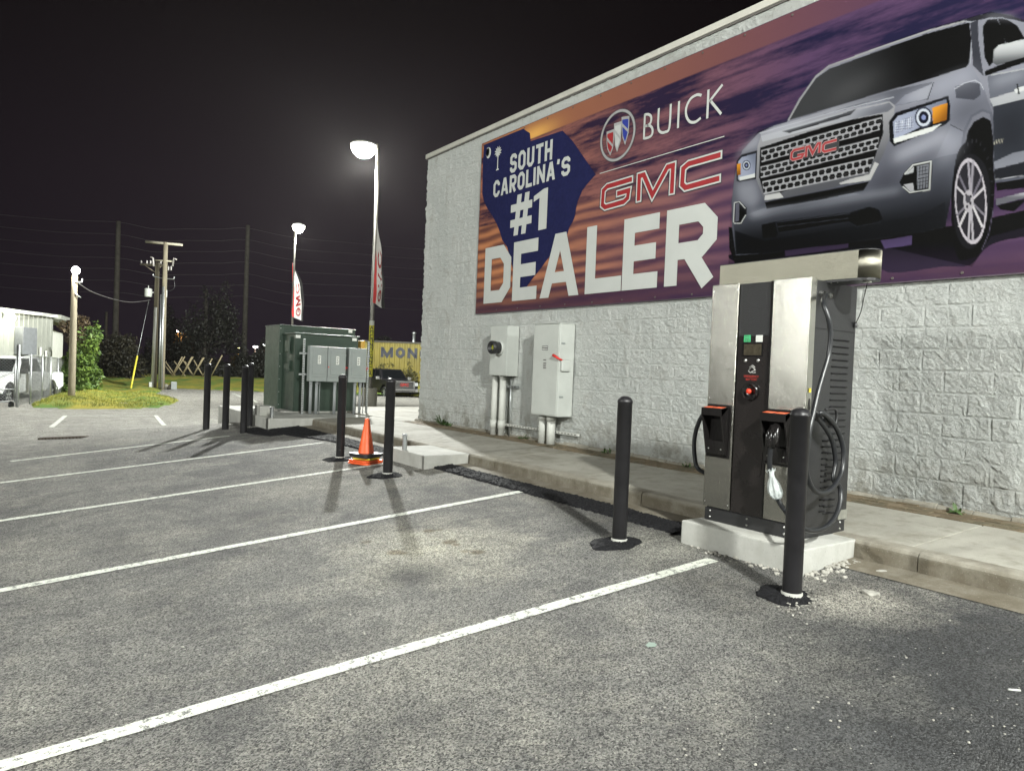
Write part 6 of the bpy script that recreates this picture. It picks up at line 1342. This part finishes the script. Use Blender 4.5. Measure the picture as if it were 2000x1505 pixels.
# ---- pickups
def pickup(name, label, loc, rz, paint, grille_m, sc=1.0, badge=False):
    t = thing(name, label, 'pickup truck', loc, None, rz); t.scale = (sc, sc, sc)
    def arch(cx, r, z0): return [(cx+r*math.cos(a), z0+r*math.sin(a)) for a in np.linspace(0, PI, 11)]
    pr = [(2.86, .56), (2.93, .80), (2.90, 1.05), (2.78, 1.17), (1.45, 1.25), (-2.85, 1.25), (-2.9, .62), (-2.3, .55)]
    lowr = arch(-1.75, .50, .50)[::-1]; lowf = arch(1.92, .50, .50)[::-1]
    prof = pr+[(-2.27, .50)]+lowr[1:]+[(1.3, .48)]+lowf[1:]+[(2.5, .50)]
    b = MB(); b.prism([(x, -.98, z) for x, z in prof], (0, 1.96, 0)); bmesh.ops.bevel(b.bm, geom=[e_ for e_ in b.bm.edges if abs(e_.verts[0].co.y-e_.verts[1].co.y) < .01], offset=.05, segments=2, affect='EDGES'); b.build('body', paint, t, True)
    def gq(xb0, xb1, xt0, xt1, zb, zt, yb, yt): return [(xb1, -yb, zb), (xb0, -yb, zb), (xb0, yb, zb), (xb1, yb, zb), (xt1, -yt, zt), (xt0, -yt, zt), (xt0, yt, zt), (xt1, yt, zt)]
    b = MB(); b.hexa(gq(1.42, -1.2, .66, -.95, 1.24, 1.90, .93, .74), 0, .05); b.build('cab', paint, t, True)
    GLASS = pm('dark truck glass', (.006, .007, .008), .08, 0, .1)
    def fr(u, v, side):                          # point on a cab face
        if side == 'f': a = Vector((1.42, -.93+1.86*u, 1.24)); c = Vector((.66, -.74+1.48*u, 1.90)); n = Vector((.66, 0, .76)).normalized()
        else:
            sg = -1 if side == 'r' else 1; a = Vector((1.42-2.62*u, sg*.93, 1.24)); c = Vector((.66-1.61*u, sg*.74, 1.90)); n = Vector((0, sg*.96, .28))
        return a.lerp(c, v)+n*.008
    for sd, nm, rects in (('f', 'windscreen', [(.07, .93)]), ('r', 'side_window', [(.12, .46), (.52, .86)]), ('l', 'side_window', [(.12, .46), (.52, .86)])):
        for u0, u1 in rects: b = MB(); b.face([fr(u0, .1, sd), fr(u1, .1, sd), fr(u1-.01, .88, sd), fr(u0+.01, .88, sd)]); b.build(nm, GLASS, t, True)
    b = MB(); b.hexa([(2.90, -.74, .72), (2.97, -.72, .72), (2.97, .72, .72), (2.90, .74, .72), (2.80, -.76, 1.19), (2.93, -.74, 1.19), (2.93, .74, 1.19), (2.80, .76, 1.19)], 0, .02)
    for i in range(5): b.box(2.94-.008*i, 2.985-.008*i, -.64, .64, .752+.082*i, .805+.082*i, 1)
    for sg in (-1, 1): b.box(2.9, 2.99, sg*.66-.02, sg*.66+.02, .74, 1.16, 0, .01)
    b.build('grille', [grille_m, pm('grille gap black', (.01, .01, .01), .5)], t, True)
    for sg in (-1, 1):
        b = MB(); b.box(2.80, 2.93, sg*.74 if sg > 0 else -.97, .97 if sg > 0 else -.74, .88, 1.10, 0, .03); b.build('headlight', pm('headlight glass', (.55, .57, .58), .15, .4), t, True)
        b = MB(); b.box(1.05, 1.25, sg*1.0 if sg > 0 else -1.22, 1.22 if sg > 0 else -1.0, 1.24, 1.42, 0, .03); b.box(1.08, 1.16, sg*.9 if sg > 0 else -1.02, 1.02 if sg > 0 else -.9, 1.24, 1.29, 0, .01); b.build('mirror', grille_m, t, True)
    b = MB(); b.box(2.86, 3.06, -.96, .96, .50, .72, 0, .04); b.box(3.05, 3.068, -.72, .72, .53, .60, 1, .004); b.box(3.05, 3.066, -.8, .8, .66, .70, 1, .004); b.build('bumper', [grille_m, MATS['grille gap black']], t, True)
    for cx in (1.92, -1.75):
        for sg in (-1, 1):
            X = Matrix.Translation((cx, sg*.84, .40)) @ Matrix.Rotation(-sg*PI/2, 4, 'X')
            b = MB(); b.lathe([(.26, -.12), (.36, -.13), (.40, -.10), (.405, 0), (.40, .10), (.36, .13), (.26, .12)], 28, 0, X); w = b.build('wheel', RUBBER, t, True)
            b = MB(); b.lathe([(.262, .105), (.24, .09), (.20, .06), (.05, .085), (0, .09)], 28, 0, X)
            for i in range(6): b.box(-.03, .03, .05, .24, .075, .10, 1, .004, X @ Matrix.Rotation(i*PI/3, 4, 'Z'))
            b.build('rim', [pm('dark rim', (.06, .06, .065), .35, .8), GALV], w, True)
    if badge: text('GMC', .26, (2.99, 0, .95), Matrix(((0, 0, 1, 0), (1, 0, 0, 0), (0, 1, 0, 0), (0, 0, 0, 1))), RED, 'badge', None).parent = t
    return t
CHROME = pm('chrome', (.50, .50, .49), .3, .75, .05)
PB = pm('black car paint', (.010, .010, .012), .38, 0, .1); PWH = pm('white car paint', (.62, .64, .64), .3, 0, .04)
c_ = atD(754, 776, 46.5); to = (EYE-c_); pickup('pickup_truck', 'shiny black pickup with a big chrome grille parked before the yellow wall', (c_.x, c_.y, c_.z), math.atan2(to.y, to.x)+math.radians(22), PB, CHROME, .98, True)
c_ = atD(12, 787, 28.6); to = (EYE-c_); pickup('pickup_truck', 'white pickup behind the chain-link gate, cut by the left edge', (c_.x, c_.y, c_.z), math.atan2(to.y, to.x)-math.radians(24), PWH, BLACK, 1.0)
# ---- yellow corrugated wall with lettering
Ya, Yb = atD(690, 768, 52.5), atD(1010, 773, 52.5); dY = (Yb-Ya); dY.z = 0; LY = dY.length; dY.normalize(); nY = Vector((dY.y, -dY.x, 0)); nY = nY if nY.dot(EYE-Ya) > 0 else -nY
yz0, yz1 = -.45, atD(770, 669, 52.3).z
t = thing('yellow_container', 'long yellow corrugated container wall with big dark letters behind the black pickup', 'container', Ya)
yp = lambda u, z, o=0: Vector(((Ya+dY*u+nY*o).x, (Ya+dY*u+nY*o).y, z))
b = MB(); u = 0; pf = []
while u < LY: pf += [(u, 0), (u+.16, 0), (u+.19, .04), (u+.34, .04), (u+.37, 0)]; u += .37
for (u0, o0), (u1, o1) in zip(pf, pf[1:]): b.face([yp(u0, yz0, o0), yp(u1, yz0, o1), yp(u1, yz1, o1), yp(u0, yz1, o0)])
b.face([yp(0, yz0), yp(0, yz1), yp(0, yz1, -2.4), yp(0, yz0, -2.4)]); b.face([yp(0, yz1), yp(LY, yz1), yp(LY, yz1, -2.4), yp(0, yz1, -2.4)]); b.face([yp(0, yz0, -2.4), yp(0, yz1, -2.4), yp(LY, yz1, -2.4), yp(LY, yz0, -2.4)])
YW = NT('faded yellow steel'); c0 = YW.ramp(YW.noise(.8, 5), .3, .7, (.17, .14, .014), (.24, .195, .022)); st = YW.noise(2.5, 5, .65, vec=YW.scaled((3, 3, .25))); c0 = YW.mix(YW.math('MULTIPLY', YW.ramp(st, .52, .75), .55), c0, (.085, .055, .02)); b.build('wall', YW.out(Base__Color=c0, Roughness=.55), t)
b = MB(); b.hexa([yp(-.1, yz1-.02, .08), yp(LY, yz1-.02, .08), yp(LY, yz1-.02, -.1), yp(-.1, yz1-.02, -.1), yp(-.1, yz1+.1, .08), yp(LY, yz1+.1, .08), yp(LY, yz1+.1, -.1), yp(-.1, yz1+.1, -.1)]); b.build('top_rail', pm('dark rail', (.04, .035, .02), .6), t)
b = MB(); ulY = lambda px: ((lambda r: ((Ya.x*r.y-Ya.y*r.x)/(dY.y*r.x-dY.x*r.y)))(ray(px, 690)))
zL1, zL0 = atD(780, 678.5, 52.3).z, atD(780, 698.5, 52.3).z
for ch, xa_, xb_ in (('M', 744, 768), ('O', 773, 791), ('N', 796, 815), ('G', 820, 840), ('O', 845, 865)):
    ua, ub = ulY(xa_), ulY(xb_)
    for qd in glyph(ch, ub-ua, zL1-zL0, .21): b.face([yp(ua+x, zL0+y, .048) for x, y in qd])
b.build('lettering', pm('navy letters', (.012, .016, .03), .5), t)
b = MB(); p_ = atD(808, 667, 56); b.tube([Vector((p_.x, p_.y, 2.5)), atD(809, 652, 56)], .13, 8); b.lathe([(.16, 0), (.2, .08), (.02, .2), (0, .2)], 10, 0, Matrix.Translation(atD(809, 652, 56))); tag(b.build('vent_pipe', GALV), 'pale vent pipe standing behind the yellow container', 'pipe')
# ---- vegetation
def leafcloud(b_, blobs, n, size, seed, m=0):    # leaf quads through several overlapping clumps
    r_ = np.random.default_rng(seed); w = np.array([bl[3]*bl[4]*bl[5] for bl in blobs]); w = w/w.sum(); idx = r_.choice(len(blobs), n, p=w); V = []; Fc = []
    for i in idx:
        cx, cy, cz, rx, ry, rz = blobs[i]; d = r_.normal(size=3); d /= np.linalg.norm(d); rad = r_.random()**.42*(1+.18*math.sin(d[0]*5+i)+.15*math.sin(d[2]*7+d[1]*4)); p = np.array((cx+d[0]*rx*rad, cy+d[1]*ry*rad, cz+d[2]*rz*rad))
        a = r_.normal(size=3); a /= np.linalg.norm(a); c = np.cross(a, r_.normal(size=3)); c /= np.linalg.norm(c); s = size*r_.uniform(.5, 1.3); k2 = len(V); V += [tuple(p-a*s), tuple(p+c*s*.45), tuple(p+a*s), tuple(p-c*s*.45)]; Fc.append((k2, k2+1, k2+2, k2+3))
    return V, Fc
def crown_obj(name, blobs, n, size, seed, m, parent):
    V, Fc = leafcloud(None, blobs, n, size, seed); off = parent.location; V = [(x-off.x, y-off.y, z-off.z) for x, y, z in V]
    me = bpy.data.meshes.new(name); me.from_pydata(V, [], Fc); me.materials.append(m); o = bpy.data.objects.new(name, me); COL.objects.link(o); o.parent = parent; return o
LG = mat_leaf('bright vine leaf', (.06, .12, .018), (.22, .33, .05)); LB = mat_leaf('brown vine leaf', (.055, .035, .02), (.14, .10, .045)); LD = mat_leaf('dark leaf', (.008, .010, .006), (.020, .020, .012)); LO = mat_leaf('orange-lit leaf', (.10, .06, .015), (.22, .15, .03)); LM = mat_leaf('mid shrub leaf', (.02, .020, .010), (.048, .040, .02))  # LO: the street lamp's orange light is put into the leaf colour
BARK = pm('dark bark', (.035, .03, .024), .9, 0, .3, 8)
def tree(name, label, cat, px, py_base, dep, clumps, n, size, seed, m, trunk=.16, group=None, limbs=5):
    base = atD(px, py_base, dep); base.z = -.35; t = thing(name, label, cat, base, group); s = dep/F_PX; rr = random.Random(seed)
    bl = []
    for (cx, cy, rw, rh) in clumps: p = atD(cx, cy, dep+rr.uniform(-.6, .6)); bl.append((p.x, p.y, p.z, rw*s, rw*s*.8, rh*s))
    b = MB(); topz = max(p[2] for p in bl)
    b.tube([base, base.lerp(Vector((bl[0][0], bl[0][1], topz*.5)), .5), Vector((bl[0][0], bl[0][1], topz))], [trunk, trunk*.75, trunk*.3], 8)
    for i in range(limbs):
        q_ = bl[i % len(bl)]; st = base.lerp(Vector((bl[0][0], bl[0][1], topz)), rr.uniform(.25, .6)); e_ = Vector((q_[0]+rr.uniform(-.5, .5)*q_[3], q_[1], q_[2]+rr.uniform(-.2, .7)*q_[5])); b.tube([st, st.lerp(e_, .5)+Vector((0, 0, .2)), e_], [trunk*.45, trunk*.3, trunk*.1], 6)
    b.build('trunk', BARK, t); crown_obj('crown', bl, n, size, seed, m, t); return t
t = tree('vine_bush', 'tall bush smothered in bright green vines right behind the yard light pole', 'bush', 158, 772, 33.5, [(150, 735, 26, 34), (168, 745, 26, 28), (142, 705, 18, 22), (160, 700, 26, 28), (178, 740, 18, 26), (140, 755, 20, 20), (164, 762, 24, 12), (178, 690, 12, 20), (128, 720, 12, 10)], 6500, .10, 11, LG, .1)
bl = []; 
for cx, cy, rw, rh in ((148, 640, 24, 18), (165, 645, 18, 22), (160, 668, 26, 22), (140, 660, 14, 16), (176, 672, 14, 18), (158, 622, 9, 8), (178, 650, 8, 14)): p = atD(cx, cy, 34.2); bl.append((p.x, p.y, p.z, rw*.0246, rw*.02, rh*.0246))
crown_obj('brown_crown', bl, 3600, .10, 12, LB, t); crown_obj('top_crown', [(*atD(182, 655, 33.2), .5, .4, .6), (*atD(178, 668, 33.2), .4, .4, .5), (*atD(190, 645, 33.2), .2, .2, .3)], 520, .10, 14, LG, t)
BG = 'dark trees behind the bank'
tree('shrub', 'dark brown shrub mass between the green bush and the utility poles', 'shrub', 235, 752, 50, [(215, 715, 26, 36), (245, 710, 34, 38), (230, 680, 34, 26), (262, 720, 24, 30), (225, 740, 34, 16), (262, 745, 26, 12), (250, 668, 20, 16)], 9000, .11, 15, LM, .14, BG)
tree('tree', 'broad dark tree on the bank straight above the timber trestles', 'tree', 400, 745, 62, [(400, 650, 34, 40), (366, 640, 26, 30), (436, 610, 26, 40), (412, 590, 22, 28), (380, 680, 40, 34), (446, 660, 30, 44), (466, 690, 22, 36), (352, 690, 24, 34), (405, 715, 66, 18), (442, 566, 13, 22), (378, 604, 14, 20), (458, 620, 12, 26), (424, 640, 40, 50), (398, 572, 10, 14)], 9500, .13, 16, LD, .25, BG, 9)
tree('tree', 'dark tree just right of the utility poles behind the leftmost trestle', 'tree', 335, 748, 68, [(335, 690, 24, 44), (328, 640, 22, 40), (345, 715, 26, 28), (300, 700, 26, 36), (285, 720, 22, 28)], 8500, .13, 17, LD, .2, BG)
tree('tree', 'low dark tree right of the tall right transmission pole', 'tree', 505, 746, 60, [(500, 712, 20, 26), (515, 700, 18, 34), (490, 725, 18, 18), (520, 725, 16, 20), (475, 715, 18, 26)], 6000, .12, 18, LD, .14, BG)
tree('tree', 'faint dark treetop showing above the yellow container', 'tree', 748, 768, 66, [(748, 668, 22, 12), (730, 672, 20, 10), (765, 676, 14, 8), (745, 700, 30, 30)], 3500, .12, 19, LD, .2, BG)
tree('tree', 'tall thin-leaved dark tree on the bank behind the yard light pole', 'tree', 188, 745, 64, [(190, 690, 24, 40), (200, 720, 26, 26), (178, 720, 22, 26)], 5000, .13, 20, LD, .2, BG)
tree('hedge', 'long dark undergrowth along the top of the grass bank', 'hedge', 420, 745, 57, [(x, 728+4*math.sin(x), 22, 14) for x in range(270, 540, 22)], 9000, .12, 21, LD, .05, BG, 0)
tree('orange_lit_tree', 'small orange-lit tree glowing under the distant street lamp', 'tree', 360, 735, 78, [(352, 660, 10, 12), (368, 668, 12, 16), (358, 682, 16, 12), (376, 684, 8, 8)], 1300, .16, 22, LO, .1, BG)
tree('orange_lit_tree', 'little orange-lit tree just left of the tall right transmission pole', 'tree', 462, 740, 78, [(462, 705, 9, 14), (470, 698, 7, 10), (455, 712, 8, 8)], 700, .16, 23, LO, .1, BG)
BRL = mat_leaf('dry brush leaf', (.06, .06, .015), (.16, .14, .04))
tree('brush', 'tall straggly brush growing against the yellow container', 'shrub', 800, 770, 50.5, [(795, 735, 16, 16), (806, 742, 14, 22), (812, 755, 10, 16), (800, 720, 7, 14), (790, 755, 12, 14)], 1100, .09, 24, BRL, .04, None, 9)
tree('brush', 'low brush poking up behind the cab of the black pickup', 'shrub', 752, 768, 50.5, [(748, 714, 12, 8), (765, 712, 8, 6), (740, 722, 12, 8), (756, 740, 20, 18)], 500, .09, 25, BRL, .04, None, 7)
# ---- distant lamps
def far_lamp(px, py, dep, r, es, col, label, arm=0):
    p = atD(px, py, dep); base = Vector((p.x, p.y, -.35)); off = rt*arm; t = thing('street_lamp', label, 'street lamp', base+off, 'distant street lamps'); b = MB(); b.tube([base+off, Vector((base.x, base.y, p.z))+off]+([p+Vector((0, 0, .08))] if arm else []), .07, 6); b.build('pole', pm('far lamp pole', (.16, .13, .09), .7), t)
    b = MB(); b.lathe([(r*1.25, .3*r), (r*.9, .8*r), (0, r*1.0)], 12, 1, Matrix.Translation(p)); bm = bmesh.new(); bmesh.ops.create_uvsphere(bm, u_segments=12, v_segments=8, radius=r); b.merge(bm, 0, Matrix.Translation(p) @ Matrix.Diagonal((1, 1, .6, 1))); b.build('lamp_head', [pm('far lens '+label[:12], (1, 1, 1), .5, emit=(*col, 1), es=es), GALV], t); return p
q1 = far_lamp(346, 646, 78, .26, 14, (1, .95, 1), 'bright distant street lamp above the small orange-lit tree', .5)
q2 = far_lamp(466, 679, 84, .13, 6, (1, .9, .45), 'small yellow distant lamp left of the tall right transmission pole')
q3 = far_lamp(499, 677, 84, .27, 16, (1, .9, .95), 'bright white distant lamp right of the tall right transmission pole')
q4 = far_lamp(517, 673, 88, .2, 7, (.95, 1, .97), 'whitish distant lamp at the edge of the taller green cabinet')
# ================================================================== LAMP LIGHTS
plight(L1+Vector((0, 0, -.85)), P_MAIN, .25, area=.03)
plight(L2+Vector((0, 0, -.8)), P_SECOND, .25, area=.03)
plight(L3, P_BACK, .22, area=.4); plight(L4, P_PACK, .12); plight(L5, P_LEFT, .3, area=.3)
plight(L6, P_YARD, .12, (1, .95, .88)); plight(L7, P_SHED, .15, (1, .98, .82))
plight(q1+Vector((.2, -.3, -.7)), 260, .2, (1, .55, .2)); plight(q2+Vector((0, -.3, -.9)), 120, .2, (1, .5, .15)); plight(q3+Vector((0, -.4, -.5)), 60, .2, (1, .85, .9))

# thin air volume added to make the lamps glow
b = MB(); b.box(-320, 320, -120, 420, -2.2, 26); hz = b.build('glow_haze', []); hz['kind'] = 'stuff'
hm = bpy.data.materials.new('added glow air'); hm.use_nodes = True; ht = hm.node_tree; ht.nodes.remove(ht.nodes['Principled BSDF']); pv = ht.nodes.new('ShaderNodeVolumePrincipled'); pv.inputs['Density'].default_value = .00013; pv.inputs['Color'].default_value = (.95, .90, .88, 1); pv.inputs['Anisotropy'].default_value = .35
ht.links.new(pv.outputs[0], ht.nodes['Material Output'].inputs['Volume']); hz.data.materials.append(hm)
